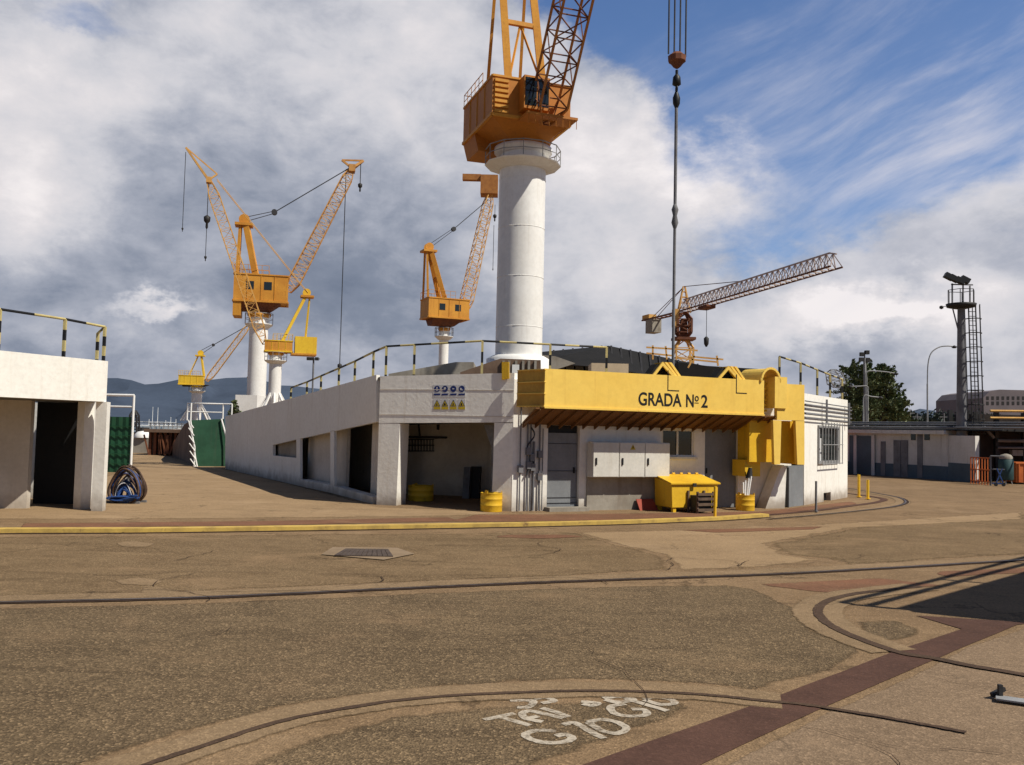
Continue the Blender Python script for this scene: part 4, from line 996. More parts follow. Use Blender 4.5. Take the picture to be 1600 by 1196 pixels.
# 1 main crane
u1 = V(.33, -.94)
K1 = dict(S=1.0, m=M_orange, m2=M_orange2, mb=M_boom, md=M_rust, house=(-2.6, 2.3, 1.1, 3.0, 2.1), b=(-2.45, 1.6), low=(-2.2, 2.2, .42), cw=(-2.6, -.6, .2), mu=M_orange, coll=1.62, ring=True,
          peak=(-.6, 10.7, .8), afr=(1.7, -1.9, .9), ar=.36, ashift=-.55, foot=(2.5, .95), tip=(15.2, 17.3), bw=(1.4, 1.2), bshift=.2, tipb=-.2, nseg=20, br=.05, head=(15.9, 17.7), taper=.05,
          hooks=[(15.9, 17.2, D(1050, 92, 30.2).z, 4, .22, 0)], rope=.03)
cr1, P1 = crane('slewing_crane', 'large orange crane on a tall thick white column above the building', .30, 45.0, D(808, 560, 45).z-1.2, 16.0, 1.18, u1, K1)
pf = MB().lathe(V(.3, 45, D(808, 560, 45).z-1.2), [(1.62, 0), (1.62, 1.12), (1.30, 1.3)], 36).build('column_flare', M_whitem, cr1)
m = MB()
for k in range(4): m.torus(V(.3, 45, 15.1-2.5*k-.4), UP, 1.178, .018, 40, 6)
m.build('weld_seam', M_whitem, cr1)
# operator cab on the front face
m = MB(); m.obox(P1(2.3, -.35, 1.9), u1.normalized(), V(.94, .33).normalized(), UP, (.004, .75), (-.75, .55), (-.55, 1.05)); ob = m.build('cab', M_orange, cr1)
g = MB()
for (x0_, x1_) in ((-.70, -.12), (-.06, .50)): g.obox(P1(2.3, -.35, 1.9), u1.normalized(), V(.94, .33).normalized(), UP, (.752, .765), (x0_, x1_), (-.4, .95))
g.build('cab_window', M_glass, ob)
m = MB(); U = u1.normalized(); Vv = V(.94, .33).normalized(); m.obox(P1(2.3, 0, 1.05), U, Vv, UP, (.005, 1.2), (-1.1, 1.5), (-.12, .0))
for k in range(8): m.bar(P1(3.45, 0, 1.05)+Vv*(-1.0+2.45*k/7), P1(3.45, 0, 1.05)+Vv*(-1.0+2.45*k/7)-UP*.55, .03)
m.build('front_gallery', M_orange, cr1)
m = MB()
for k in range(7): m.obox(P1(2.3, 0, 1.1), U, Vv, UP, (.002, .1), (-2.35, -1.65), (.1+k*.25, .24+k*.25))
m.build('ladder_panel', M_orange2, cr1)
# side platform below the collar (left)
# hook assembly
hb = P1(15.9, -.2, 0); zh = D(1050, 97, 30.2).z
m = MB().lathe(flat(hb, zh), [(.05, -.34), (.13, -.28), (.22, -.16), (.30, -.10), (.31, .08), (.24, .12), (.16, .2)], 10, False).build('hook_block', M_rust, cr1)
m2 = MB(); m2.tube(flat(hb, zh-.4), flat(hb, zh-.55), .05).lathe(flat(hb, zh-.85), [(.04, -.12), (.15, -.05), (.13, .2), (.04, .32)], 10).torus(flat(hb, zh-1.05), V(1, 0, 0), .10, .035, 14, 6).lathe(flat(hb, zh-1.45), [(.04, -.3), (.12, -.12), (.13, .08), (.05, .3)], 10)
m2.build('hook', M_black, m)
zl = D(1047, 340, 30.2).z; zg = 3.6
m = MB(); m.tube(flat(hb, zh-1.7), flat(hb, zl+.2), .055).tube(flat(hb, zl-.3), flat(hb, zg), .05).lathe(flat(hb, zl), [(.05, -.45), (.12, -.25), (.07, 0), (.12, .2), (.05, .4)], 8)
m.build('pendant', M_steel, cr1)

# 2 big far-left crane
k2 = 115/1400
K2 = dict(S=1.7, m=M_orange2, m2=M_orange2, mu=M_rust, mb=M_rust2, md=M_tan, house=(-3.2, 3.5, 1.9, 5.3, 2.0), low=(-2.4, 2.6, .8), cw=(-3.2, -2.2, .0), mcw=M_orange2, coll=1.5,
          peak=(-2.4, 12.0, .5), afr=(-.6, -2.9, 1.3), ar=.42, foot=(3.6, 3.6), tip=(11.2, 20.6), bw=(1.6, 1.3), nseg=24, br=.06, taper=.08, win=[(-1.2, 3.9), (1.0, 3.9)],
          head=(12.6, 21.8), fly=(9.8, 21.6), pull=(1.4, 0, 13.9), luff=(11.2, 20.9), hooks=[(10.4, 20.4, D(527, 568, 113).z, 2, .35, 1.0), (12.6, 21.6, 15.7+2.0+16, 2, .15, 1.0)], rope=.05)
o2 = D(405, 497, 115)
K2['hooks'][1] = (12.3, 21.8, D(548, 280, 115).z, 2, .2, 1.0)
cr2, P2 = crane('slewing_crane', 'tall orange crane with raised lattice boom on a white column at far left', o2.x, 115, .0, o2.z, 1.18, V(.97, .24), K2)
pb = D(388, 640, 108); MB().box(pb.x-1.3, pb.x+1.3, 107, 110, 0, D(388, 618, 108).z).build('column_base', M_whitem, cr2)

# 3 yellow crane in front of it with boom up-left
o3 = D(431, 556, 80)
K3 = dict(S=.9, m=M_orange2, m2=M_cyel, mu=M_orange, mb=M_tan, md=M_tan, house=(-1.4, 1.0, .35, 1.3, .7), low=(-1.0, .9, .2), coll=1.8, peak=(-2.6, 5.5, .3), afr=(-.5, -2.5, .6), ar=.28, foot=(1.0, 1.0), tip=(6.3, 15.3), bw=(.9, .9), nseg=20, br=.035, taper=.1,
          head=(8.3, 18.0), fly=(5.6, 15.9), luff=(5.6, 15.4), hooks=[(6.3, 15.0, D(318, 337, 77).z, 2, .15, 1.0), (6.3, 12.0, D(318, 398, 77).z, 1, .1, .4), (8.3, 17.6, D(286, 355, 77).z, 1, .1, .3)], rope=.03, mrope=M_tan, mh=M_dark)
cr3, P3 = crane('slewing_crane', 'small bright yellow crane on braced white column left of the roof', o3.x, 80, 0, o3.z, .55, V(-.96, -.28), K3)
uu = V(-.96, -.28).normalized(); vv = V(-uu.y, uu.x)
MB().obox(P3(0, 0, 0), uu, vv, UP, (-3.5, -1.6), (-.9, .9), (.25, 1.75)).build('engine_house', M_cyel, cr3)
MB().obox(P3(0, 0, 0), uu, vv, UP, (-3.5, -1.3), (-.95, .95), (.1, .247)).build('deck', M_orange2, cr3)
m = MB()
zl = D(431, 615, 80).z
for k in range(8):
    a = k*math.pi/4+.3; m.bar(V(o3.x+.5*math.cos(a), 80+.5*math.sin(a), zl), V(o3.x+2.2*math.cos(a), 80+2.2*math.sin(a), zl-3.0), .16)
m.build('brace', M_whitem, cr3)

# 4 tiny far yellow crane
o4 = D(308, 606, 130)
K4 = dict(S=1.0, m=M_cyel, m2=M_cyel, mu=M_dark, mb=M_tan, md=M_tan, house=(-2.5, .9, .4, 1.7, .9), low=(-2.0, 1.6, .1), coll=1.6, peak=(.2, 4.7, .3), afr=(.9, -1.2, .5), ar=.2, foot=(1.3, 1.0), tip=(7.0, 9.6), bw=(.9, .7), nseg=12, br=.04,
          pull=(2.0, 0, 6.3), luff=(6.8, 9.4), hooks=[(7.0, 9.4, 9.0, 1, .1, .4)], rope=.04)
cr4, P4 = crane('slewing_crane', 'tiny far yellow crane above the green gangway', o4.x, 130, 0, o4.z, .72, V(.95, .2), K4)
m = MB(); zl = D(308, 630, 130).z
for k in range(6):
    a = k*math.pi/3; m.bar(V(o4.x+.6*math.cos(a), 130+.6*math.sin(a), zl), V(o4.x+2.2*math.cos(a), 130+2.2*math.sin(a), zl-2.6), .2)
m.build('brace', M_whitem, cr4)

# 5 middle orange crane
o5 = D(694, 518, 126)
K5 = dict(S=1.5, m=M_orange2, m2=M_orange2, mu=M_rust, mb=M_tan, md=M_tan, house=(-3.0, 3.0, 1.7, 4.4, 1.9), low=(-2.2, 2.4, .7), coll=1.9, peak=(-2.7, 11.2, .5), afr=(-.4, -2.9, 1.1), ar=.42, foot=(2.9, 2.9), tip=(6.5, 20.6), bw=(1.6, 1.2), nseg=20, br=.055, taper=.08, win=[(-1.0, 3.2), (1.3, 3.2)],
          pull=(1.0, 0, 14.7), luff=(6.2, 19.6), hooks=[(7.3, 19.0, D(764, 330, 126).z, 1, .1, .9), (7.2, 16.0, D(763, 415, 126).z, 1, .1, .3)], rope=.04)
cr5, P5 = crane('slewing_crane', 'orange crane left of the big column with boom raised towards it', o5.x, 126, 0, o5.z, .68, V(.92, .4), K5)
h5 = D(763, 290, 129); m = MB(); m.box(h5.x-1.1, h5.x+1.4, 128, 130.5, D(763, 305, 129).z, D(763, 276, 129).z); m.box(D(723, 280, 129).x, h5.x-1.1, 128.3, 129.3, D(735, 283, 129).z, D(735, 274, 129).z)
m.build('boom_head', M_boom, cr5)

# 6 tower crane at right
def tower_crane():
    c = D(1068, 520, 100); t = thing('tower_crane', 'pale tower crane with long horizontal lattice jib beyond the roof', 'crane', V(c.x, 100, 0))
    zj = D(1068, 490, 100).z; Z = lambda y: D(1068, y, 100).z
    m = MB(); lattice(m, V(c.x, 100, 0), V(c.x, 100, Z(530)), 1.9, 1.9, V(1, 0, 0), 12, .09, taper=.001); m.build('mast', M_tan, t)
    m = MB(); lattice(m, V(c.x, 100, Z(530)), V(c.x, 100, zj), 1.5, 1.5, V(1, 0, 0), 4, .12, taper=.001)
    m.box(c.x-1.2, c.x+1.2, 98.9, 101.1, Z(532), Z(528)); m.box(c.x-.35, c.x+.35, 99.6, 100.4, Z(528), Z(500)); m.build('climbing_frame', M_rust, t)
    m = MB(); pkz = Z(448); q = V(c.x, 100, pkz)
    for sx in (-1, 1):
        for sy in (-1, 1): m.bar(V(c.x+.65*sx, 100+.65*sy, zj), q+V(.1*sx, .1*sy), .13)
    for k in range(1, 5):
        tt = k/5; w_ = .65*(1-tt)+.1*tt; z_ = zj+(pkz-zj)*tt
        for (ax, ay), (bx, by) in (((-1, -1), (1, -1)), ((1, -1), (1, 1)), ((1, 1), (-1, 1)), ((-1, 1), (-1, -1))): m.bar(V(c.x+ax*w_, 100+ay*w_, z_), V(c.x+bx*w_, 100+by*w_, z_), .08)
    m.build('tower_head', M_tan, t)
    tip = D(1307, 417, 75); root = V(c.x, 100, zj+.2); dd = (tip-root).normalized(); sd = dd.cross(UP).normalized(); up = sd.cross(dd)
    m = MB(); r1 = MB(); n = 30; L = (tip-root).length; H = 1.35; pts = []
    for i in range(n+1):
        pnt = root+dd*L*i/n; h = H if i < n else H*.8; pts.append((pnt-sd*.6, pnt+sd*.6, pnt+up*h))
    for a, b_ in zip(pts, pts[1:]):
        r1.bar(a[0], b_[0], .13); r1.bar(a[1], b_[1], .13); m.bar(a[2], b_[2], .13)
        m.bar(a[0], a[1], .06); mid_ = [(a[k]+b_[k])/2 for k in range(3)]
        for k in (0, 1): m.bar(a[k], mid_[2], .07); m.bar(mid_[2], b_[k], .07)
    j = m.build('jib', M_pale, t); r1.build('jib_lower_chord', M_rust, j)
    ce_ = root-flat(dd).normalized()*9.5; 
    m = MB(); m.bar(root-sd*.5, ce_-sd*.5, .16).bar(root+sd*.5, ce_+sd*.5, .16)
    for k in range(10): x = root.lerp(ce_, k/9); m.bar(x-sd*.5, x+sd*.5, .08)
    m.build('counter_jib', M_rust, t)
    x = root.lerp(ce_, .78); MB().obox(x, flat(dd).normalized(), sd, UP, (-.9, .9), (-.6, .6), (-1.7, -.1)).build('counterweight', M_conc, t)
    x = root.lerp(ce_, .9); MB().obox(x, flat(dd).normalized(), sd, UP, (-.9, .9), (-.5, .5), (.1, .6)).build('winch', M_tan, t)
    m = MB()
    for s_ in (-.3, .3): m.tube(q, root.lerp(ce_, .8)+sd*s_, .04).tube(q, root+dd*L*.45+up*H, .04)
    m.build('tie_rod', M_rust, t)
    x = root+dd*5; MB().obox(x, dd, sd, UP, (-.9, .9), (-.55, .55), (-.45, -.1)).build('trolley', M_rust, t)
    m = MB(); zl2 = D(1093, 530, 95).z; m.tube(x-UP*.4, flat(x, zl2), .03); h = m.build('hoist_rope', M_rope, t)
    MB().lathe(flat(x, zl2), [(.08, -.8), (.25, -.5), (.28, .1), (.1, .3)], 8).build('hook_block', M_dark, h)
    MB().box(c.x-1.3, c.x-.72, 99.2, 100.2, zj-1.6, zj+.4).build('cab', M_tan, t)
M_pale = mat('pale jib paint', (.62, .52, .46), (.5, .38, .33), 2, .7)
tower_crane()

# ------------------------------------------------------------------ things behind the parapet
bx = thing('retaining_box', 'rusty ribbed steel housing at the foot of the big crane column', 'housing', D(775, 575, 30))
Yb = 30
pts = [D(x, y, Yb) for x, y in ((719, 592), (719, 582), (782, 560.5), (845, 563), (845, 592))]
MB().prism(pts, V(0, 4)).build('shell', M_brownp, bx)
m = MB()
for x in (786, 795, 806, 817, 826, 836): m.obox(D(x, 592, Yb), V(1, 0), V(0, 1), UP, (-.04, .04), (-.08, -.003), (0, D(x, 564, Yb).z-D(x, 592, Yb).z))
m.build('rib', M_conc, bx)
MB().box(D(800, 585, 28.8).x, D(811, 585, 28.8).x, 28.8, 29, 3.2, D(806, 570, 28.8).z).build('pale_box', M_whitem, bx)
s_ = MB().prism([D(x, y, 34) for x, y in ((607, 596), (607, 584.5), (712, 566), (740, 566), (740, 596))], V(0, 3)).build('ramp_parapet', M_conc)
tag(s_, 'long low sloping concrete parapet behind the roof railing', 'parapet')
yb_ = MB().prism([onF(x, y, .05) for x, y in ((785, 566), (796, 566), (796, 592), (785, 594))], nF*.04).build('yellow_plate', M_yeld); tag(yb_, 'small yellow plate on the roof edge left of the beam', 'plate')
def shed():
    Y = 60; t = thing('workshop_roof', 'big dark corrugated gable roof rising behind the yellow beam', 'roof', D(950, 580, Y))
    a = [D(x, y, Y) for x, y in ((835, 551), (951, 540.5), (1021, 555), (1130, 578))]
    lo = [D(x, y, Y-4) for x, y in ((835, 566), (951, 575), (1021, 588), (1130, 600))]
    m = MB()
    for i in range(3): m.hexa([lo[i], lo[i+1], lo[i+1]+V(0, 6), lo[i]+V(0, 6)], [a[i], a[i+1], a[i+1]+V(0, 4), a[i]+V(0, 4)])
    m.build('roofing', M_roof, t)
    m = MB()
    for i in range(16): x = 865+i*15; m.bar(D(x, 551-(x-835)*.09+ (max(0, x-951))*.30, Y-.2), D(x+4, 590, Y-4.3), .12)
    m.build('roof_rib', M_dark, t)
    MB().prism([D(x, y, Y-6) for x, y in ((838, 554), (868, 557), (899, 568), (868, 578), (838, 578))], V(0, .4)).build('gable', M_conc, t)
    m = MB(); m.box(D(924, 580, 50).x, D(982, 580, 50).x, 50, 52, 3.0, D(950, 568, 50).z); m.build('pale_annex', mat('cream render', (.62, .50, .34), None, 1, .8), t)
    MB().prism([D(x, y, 52) for x, y in ((1060, 592), (1060, 566), (1105, 572), (1190, 577), (1190, 598))], V(0, 3)).build('dark_cladding', M_roof, t)
    m = MB()
    for x0_, y0_, x1_, y1_ in ((1010, 543, 1090, 548), (1010, 552, 1050, 556), (1020, 540, 1020, 562), (1040, 541, 1042, 562), (1085, 556, 1075, 575), (1060, 560, 1120, 566), (1120, 556, 1122, 572), (1075, 557, 1130, 562)):
        m.bar(D(x0_, y0_, 51), D(x1_, y1_, 51), .09)
    m.build('roof_rail', M_tan, t)
shed()
# grey lattice/cage behind right railing
gc = thing('cage_mast', 'pale green wire cage tower beyond the right roof railing', 'mast', D(1305, 600, 45))
m = MB(); lattice(m, D(1308, 606, 45), D(1302, 578, 45), .7, .6, V(1, 0, 0), 5, .02, taper=.001); m.build('cage', M_galv, gc)

# floodlight post at mid left (490,560)
def flood_small():
    Y = 70; b_ = D(488, 620, Y); t = thing('floodlight_post', 'slim post with a flat cluster of floodlights left of the roof railing', 'light post', flat(b_))
    top = D(490, 562, Y); MB().tube(flat(top), top, .07).build('post', M_steel, t)
    for dx in (-.4, -.1, .25): MB().obox(top+V(dx, 0, .05), V(1, 0), V(0, 1), UP, (-.12, .14), (-.15, .1), (-.12, .12)).build('lamp', M_dark, t)
    MB().bar(top+V(-.5, 0, .02), top+V(.5, 0, .05), .06).build('crossarm', M_dark, t)
flood_small()

# ------------------------------------------------------------------ right side
def light_mast():
    Y = 47; b_ = G(1503, 752); b_ = V(b_.x, b_.y); Y = b_.y; t = thing('lighting_mast', 'tall tapered grey mast with floodlights on top and a caged ladder', 'mast', flat(b_))
    z = lambda y: D(1500, y, Y).z
    MB().tube(flat(b_), flat(b_, z(478)), .29, .17, n=16).build('mast', M_steel, t)
    top = flat(b_, z(477)); pfm = MB().lathe(top, [(.35, -.18), (.68, -.1), (.72, .06), (.6, .07)], 18).build('platform', M_dark, t)
    m = MB()
    for k in range(6):
        a = 2*math.pi*k/6; b2 = 2*math.pi*(k+1)/6; e = lambda x: V(.66*math.cos(x), .66*math.sin(x)); m.bar(top+e(a), top+e(a)+UP*.75, .03); m.bar(top+e(a)+UP*.75, top+e(b2)+UP*.75, .03)
    m.build('guard_rail', M_dark, pfm)
    m = MB()
    for dx, h in ((-.45, 1.1), (.1, 1.1), (.45, 1.0)): m.bar(top+V(dx, 0, 0), top+V(dx, 0, h), .06)
    m.bar(top+V(-.5, 0, 1.05), top+V(.6, 0, 1.05), .06); m.build('lamp_frame', M_steel, t)
    for dx, dz in ((-.62, 1.45), (-.35, 1.35), (-.05, 1.25), (.2, 1.3)):
        MB().obox(top+V(dx, 0, dz), V(.85, -.2, -.5).normalized(), V(.2, 1, 0).normalized(), V(.5, 0, .85).normalized(), (-.22, .22), (-.2, .2), (-.13, .13)).build('floodlight', M_black, t)
    m = MB(); lx = b_.x+.75; 
    for dx in (-.18, .18): m.bar(V(lx+dx, Y-.1, 0), V(lx+dx-.25, Y-.1, top.z), .05)
    for k in range(36): zz = .3+k*(top.z-.4)/36; m.bar(V(lx-.18-.25*zz/top.z, Y-.1, zz), V(lx+.18-.25*zz/top.z, Y-.1, zz), .03)
    la = m.build('ladder', M_dark, t)
    m = MB()
    for k in range(9):
        zz = 2.4+k*(top.z-2.4)/9; o = V(lx-.25*zz/top.z, Y-.1, zz); prv = None
        for j in range(7):
            a = math.pi*j/6; q = o+V(.38*math.cos(a), -.45*math.sin(a)-.0); 
            if prv: m.bar(prv, q, .045)
            prv = q
    for j in (0, 2, 4, 6):
        a = math.pi*j/6; e = V(.38*math.cos(a), -.45*math.sin(a)); m.bar(V(lx-.07, Y-.1, 2.4)+e, V(lx-.25, Y-.1, top.z)+e, .035)
    m.build('ladder_cage', M_dark, la)
    m = MB(); m.bar(top+V(-.45, 0, -.1), flat(b_, top.z-1.3)+V(-.15, 0), .05); m.build('bracket', M_steel, t)
    m = MB(); x = D(1471, 481, Y); m.lathe(x, [(.03, -.08), (.1, -.03), (.1, .06), (.04, .1)], 10).bar(x+V(0, 0, .05), top+V(-.3, 0, -.02), .03); m.build('siren', M_dark, t)
light_mast()
def lamp(px, y0, pts, label, Y, arm=True, mm=None, r=.05):
    t = thing('street_lamp', label, 'street lamp', V(D(px, y0, Y).x, Y, 0), 'street lamps beyond the yard')
    P = [D(x, y, Y) for x, y in pts]; P = [flat(P[0])]+P
    MB().path(P[:2], r, 8).build('pole', mm or M_galv, t); MB().path(smooth_pts(P[1:], 6), r*.75, 8).build('arm', mm or M_galv, t)
    e = P[-1]; dx = -1 if P[-2].x > e.x else 1
    MB().lathe(e+V(0, 0, 0), [(.02, .08), (.14, .02), (.16, -.04), (.08, -.1)], 12).build('lamp_head', M_dark, t)
lamp(1449, 665, [(1449, 600), (1450, 570), (1455, 552), (1467, 543), (1480, 541), (1491, 542)], 'street lamp with a curved swan neck pole left of the tall mast', 55)
lamp(1355, 670, [(1354, 590), (1356, 580.5), (1380, 581), (1400, 584)], 'street lamp whose long arm reaches right over the tree', 58)
lamp(1350, 670, [(1349, 640), (1350, 619), (1362, 620), (1376, 621.5)], 'street lamp with a short low arm in front of the tree', 57)
lamp(1357, 670, [(1356, 612), (1355, 604), (1340, 604), (1328, 604)], 'street lamp with arm pointing left beside the tree', 57.5)
def mast2():
    Y = 60; t = thing('lamp_tower', 'slim lamp tower topped by small floodlights in front of the tree', 'mast', V(D(1352, 670, Y).x, Y, 0))
    a = flat(D(1354, 600, Y)); top = D(1351, 560, Y); MB().tube(a, top, .13, .10).build('pole', M_galv, t)
    MB().bar(top+V(-.35, 0), top+V(.35, 0), .07).bar(top, top+UP*.5, .06).build('crossarm', M_dark, t)
    for x, y in ((1347, 554), (1355, 551), (1346, 562), (1356, 563)): q = D(x, y, Y); MB().obox(q, V(1, 0), V(0, 1), UP, (-.14, .12), (-.12, .12), (-.13, .13)).build('floodlight', M_dark, t)
mast2()

def low_building():
    a = G(1318, 740); b_ = G(1482, 751); A_, B_ = flat(a), flat(b_); C_ = flat(G(1524, 755)); n = inwards(A_, B_, 1)
    t = thing('low_block', 'long low white block with blue grey dado across the yard at right', 'building', A_)
    ext = (A_-B_).normalized()*4; A_ = A_+ext
    zt1 = W(1330, 676, A_, B_).z; zt2 = W(1482, 668, A_, B_).z; zt = (zt1+zt2)/2; zd = W(1420, 726, A_, B_).z
    dd = (B_-A_).normalized(); L = (B_-A_).length
    f = lambda s, o, z: flat(A_+dd*s+n*o, z)
    M_lw = mat('dull white block paint', (.68, .66, .63), (.58, .56, .52), .7, .85, streak=.4, streakcol=(.2, .16, .12))
    MB().prism([f(0, 0, zd), f(L, 0, zd), f(L, 0, zt-.2), f(0, 0, zt-.2)], n*4).prism([B_+n*.02+UP*.0, C_, flat(C_, zt-.25), flat(B_, zt-.25)+n*.02], n*.3).build('wall', M_lw, t)
    MB().prism([f(0, -.02, 0), f(L, -.02, 0), f(L, -.02, zd), f(0, -.02, zd)], n*4).prism([B_-n*.02, C_-n*.02, flat(C_, zd+.2)-n*.02, flat(B_, zd+.2)-n*.02], n*.03).build('dado', M_bluegrey, t)
    MB().prism([f(-.2, -.35, zt-.2), f(L, -.35, zt-.2), f(L, -.35, zt), f(-.2, -.35, zt)], n*4.5).build('eaves', M_lw, t)
    m = MB(); m.hexa([f(-.2, -.2, zt+.002), f(L+3, -.2, zt+.002), f(L+3, 4, zt), f(-.2, 4, zt)], [f(-.2, -.1, zt+.05), f(L+3, -.1, zt+.05), f(L+3, 4, zt+.35), f(-.2, 4, zt+.25)]); m.build('roof', M_roof, t)
    m = MB()
    for zz, o in ((.15, -.1), (.3, .4), (.42, 1.0)): m.tube(f(0, o, zt+zz), f(L+6, o, zt+zz), .05)
    m.build('roof_pipe', M_steel, t)
    gs_ = lambda x: (W(x, 715, A_, B_)-A_).dot(dd)
    for x0_, x1_, y0_, y1_ in ((1377, 1384, 690, 748), (1397, 1408, 688, 749), (1409, 1419, 688, 749), (1434, 1442, 679, 750)):
        d_ = MB().obox(A_, dd, n, UP, (gs_(x0_), gs_(x1_)), (-.05, -.022), (.02, W(x0_, y0_, A_, B_).z)).build('door', M_steel, t)
    for x0_, x1_, y0_, y1_ in ((1424, 1431, 678, 688), (1445, 1453, 677, 688)):
        MB().obox(A_, dd, n, UP, (gs_(x0_), gs_(x1_)), (-.04, -.003), (W(x0_, y1_, A_, B_).z, W(x0_, y0_, A_, B_).z)).build('window', M_glass, t)
    MB().obox(A_, dd, n, UP, (gs_(1328), gs_(1366)), (-.06, -.022), (.02, zt-.35)).build('gate', M_bluegrey, t)
    for x in (1338, 1366): MB().obox(A_, dd, n, UP, (gs_(x)-.1, gs_(x)+.1), (-.12, -.062), (0, zt-.3)).build('pilaster', M_lw, t)
low_building()
rc = G(1332, 742); t_ = thing('red_car', 'dark red parked car partly hidden by the bright end wall', 'car', flat(rc))
o_ = flat(rc)+V(-1.6, -.4)
bodyp = [(0, .3), (0, .75), (.35, .9), (1.0, 1.0), (1.5, 1.4), (2.7, 1.42), (3.3, 1.0), (4.0, .9), (4.1, .35)]
MB().prism([o_+V(-3+x, 0, z) for x, z in bodyp], V(.0, 1.6)).build('body', M_redp, t_, bevel=.06)
for k in (-2.2, .4):
    w_ = MB().tube(o_+V(k, -.02, .32), o_+V(k, .18, .32), .32, n=20).build('wheel', M_black, t_); MB().tube(o_+V(k, -.04, .32), o_+V(k, -.021, .32), .18, n=14).build('rim', M_galv, w_)
MB().prism([o_+V(-3+x, -.01, z) for x, z in ((1.15, 1.02), (1.55, 1.34), (2.65, 1.36), (3.1, 1.02))], V(0, .008)).build('window', M_glass, t_)

M_darkb = mat('shaded brown stock', (.06, .045, .04), (.03, .022, .02), 1.2, .9)  # brown darkened: the shade over the rack is put into the colour
def pipe_rack():
    t = thing('pipe_rack', 'dark stacked steel racking with long pale pipes at the right edge', 'rack', flat(G(1560, 756)))
    Y = 45.5
    X = lambda px: D(px, 700, Y).x; Zz = lambda py: D(1570, py, Y).z
    m = MB()
    for x in (1524, 1557, 1600, 1650): m.box(X(x)-.1, X(x)+.1, Y-.1, Y+.1, 0, Zz(645)); m.box(X(x)-.1, X(x)+.1, Y+2.5, Y+2.7, 0, Zz(640))
    m.build('upright', M_dark, t)
    for i, y in enumerate((643, 654, 662, 671, 689, 700)):
        MB().tube(V(X(1545 if i < 2 else 1556), Y-.15, Zz(y)), V(X(1800), Y-.25, Zz(y)+.1), .06 if i != 4 else .09).build('pipe', M_tan if i in (0, 1) else M_steel, t)
    MB().box(X(1526), X(1800), Y+.4, Y+2.3, Zz(745), Zz(648)).build('stock', M_darkb, t)
    MB().box(X(1580), X(1800), Y-.1, Y+.2, Zz(712), Zz(703)).build('pale_panel', M_conc, t)
    MB().bar(V(X(1527), Y-.3, Zz(662)), V(X(1548), Y-.3, Zz(685)), .12).build('brace', M_steel, t)
pipe_rack()
def guard():
    t = thing('orange_fence', 'orange steel guard fence in front of the pipe rack', 'fence', flat(G(1530, 757)))
    a = G(1517, 756); b_ = G(1548, 759); m = MB(); h = 1.25
    for k in range(8): q = flat(a.lerp(b_, k/7)); m.bar(q, q+UP*h, .04)
    for zz in (.15, .7, 1.25): m.bar(flat(a, zz), flat(b_, zz), .05)
    m.build('panel', M_orangep, t)
    c = G(1570, 760); m = MB(); q = flat(b_)
    m.path([q, flat(q, 1.35), flat(c, 1.35)], .04).path([flat(q, .75), flat(c, .75)], .03); m.build('hand_rail', M_steel, t)
guard()
ct = thing('orange_container', 'orange steel bin at the right edge of the yard', 'bin', flat(G(1610, 757)))
a = G(1588, 757); MB().box(a.x, a.x+2.2, a.y, a.y+1.2, .08, .98).build('body', M_orangep, ct, bevel=.02)
m = MB(); 
for k in range(7): m.box(a.x+.1+k*.32, a.x+.16+k*.32, a.y-.04, a.y-.002, .1, .96)
m.box(a.x-.04, a.x+2.24, a.y-.05, a.y+1.25, .982, 1.05); m.build('rib', M_orangep, ct)
for k in (.1, 1.8): MB().box(a.x+k, a.x+k+.2, a.y+.1, a.y+1.1, 0, .08).build('foot', M_dark, ct)
tk = thing('teal_tank', 'upright teal tank with a pale domed top beside the orange bin', 'tank', flat(G(1572, 757)))
a = flat(G(1572, 757)); MB().lathe(a, [(.30, .2), (.33, .25), (.33, 1.15), (.28, 1.2)], 16).build('shell', M_teal, tk); MB().lathe(a, [(.30, 1.203), (.30, 1.3), (.22, 1.4), (.06, 1.45)], 16).build('dome', M_conc, tk)
for k in range(3): MB().bar(a+V(.2*math.cos(k*2.1), .2*math.sin(k*2.1), .3), a+V(.3*math.cos(k*2.1), .3*math.sin(k*2.1), 0), .04).build('leg', M_galv, tk)
bt = thing('blue_trolley', 'small blue wheeled rack at the foot of the teal tank', 'trolley', flat(G(1560, 760)))
a = flat(G(1556, 760)); m = MB(); m.bar(a+V(0, 0, .12), a+V(.3, 0, .8), .04).bar(a+V(.35, 0, .12), a+V(.05, 0, .8), .04).bar(a+V(0, .3, .12), a+V(.35, .3, .12), .05).bar(a+V(0, 0, .12), a+V(.35, 0, .12), .05); m.build('frame', M_blueh, bt)
for k in (0, .35): MB().tube(a+V(k, -.03, .08), a+V(k, .02, .08), .08, n=12).build('wheel', M_black, bt)

# apartment block far right
ap = thing('apartment_block', 'hazy brown grey block on the skyline at the right edge', 'building', flat(D(1580, 640, 180)))
Y = 180; M_ap = mat('hazy brown facade', (.20, .17, .18), (.16, .14, .15), .3, .9)
pts = [D(x, y, Y) for x, y in ((1536, 622), (1546, 612), (1562, 609), (1680, 612))]; base = [flat(p_) for p_ in (pts[-1], pts[0])]
MB().prism(pts+base, V(0, 20)).build('wall', M_ap, ap)
m = MB()
for j in range(2):
    for i in range(9): q = D(1543+i*8, 622+j*8, Y); m.box(q.x-.25, q.x+.25, Y-.03, Y-.004, q.z-.4, q.z+.3)
m.build('window', M_dark, ap)

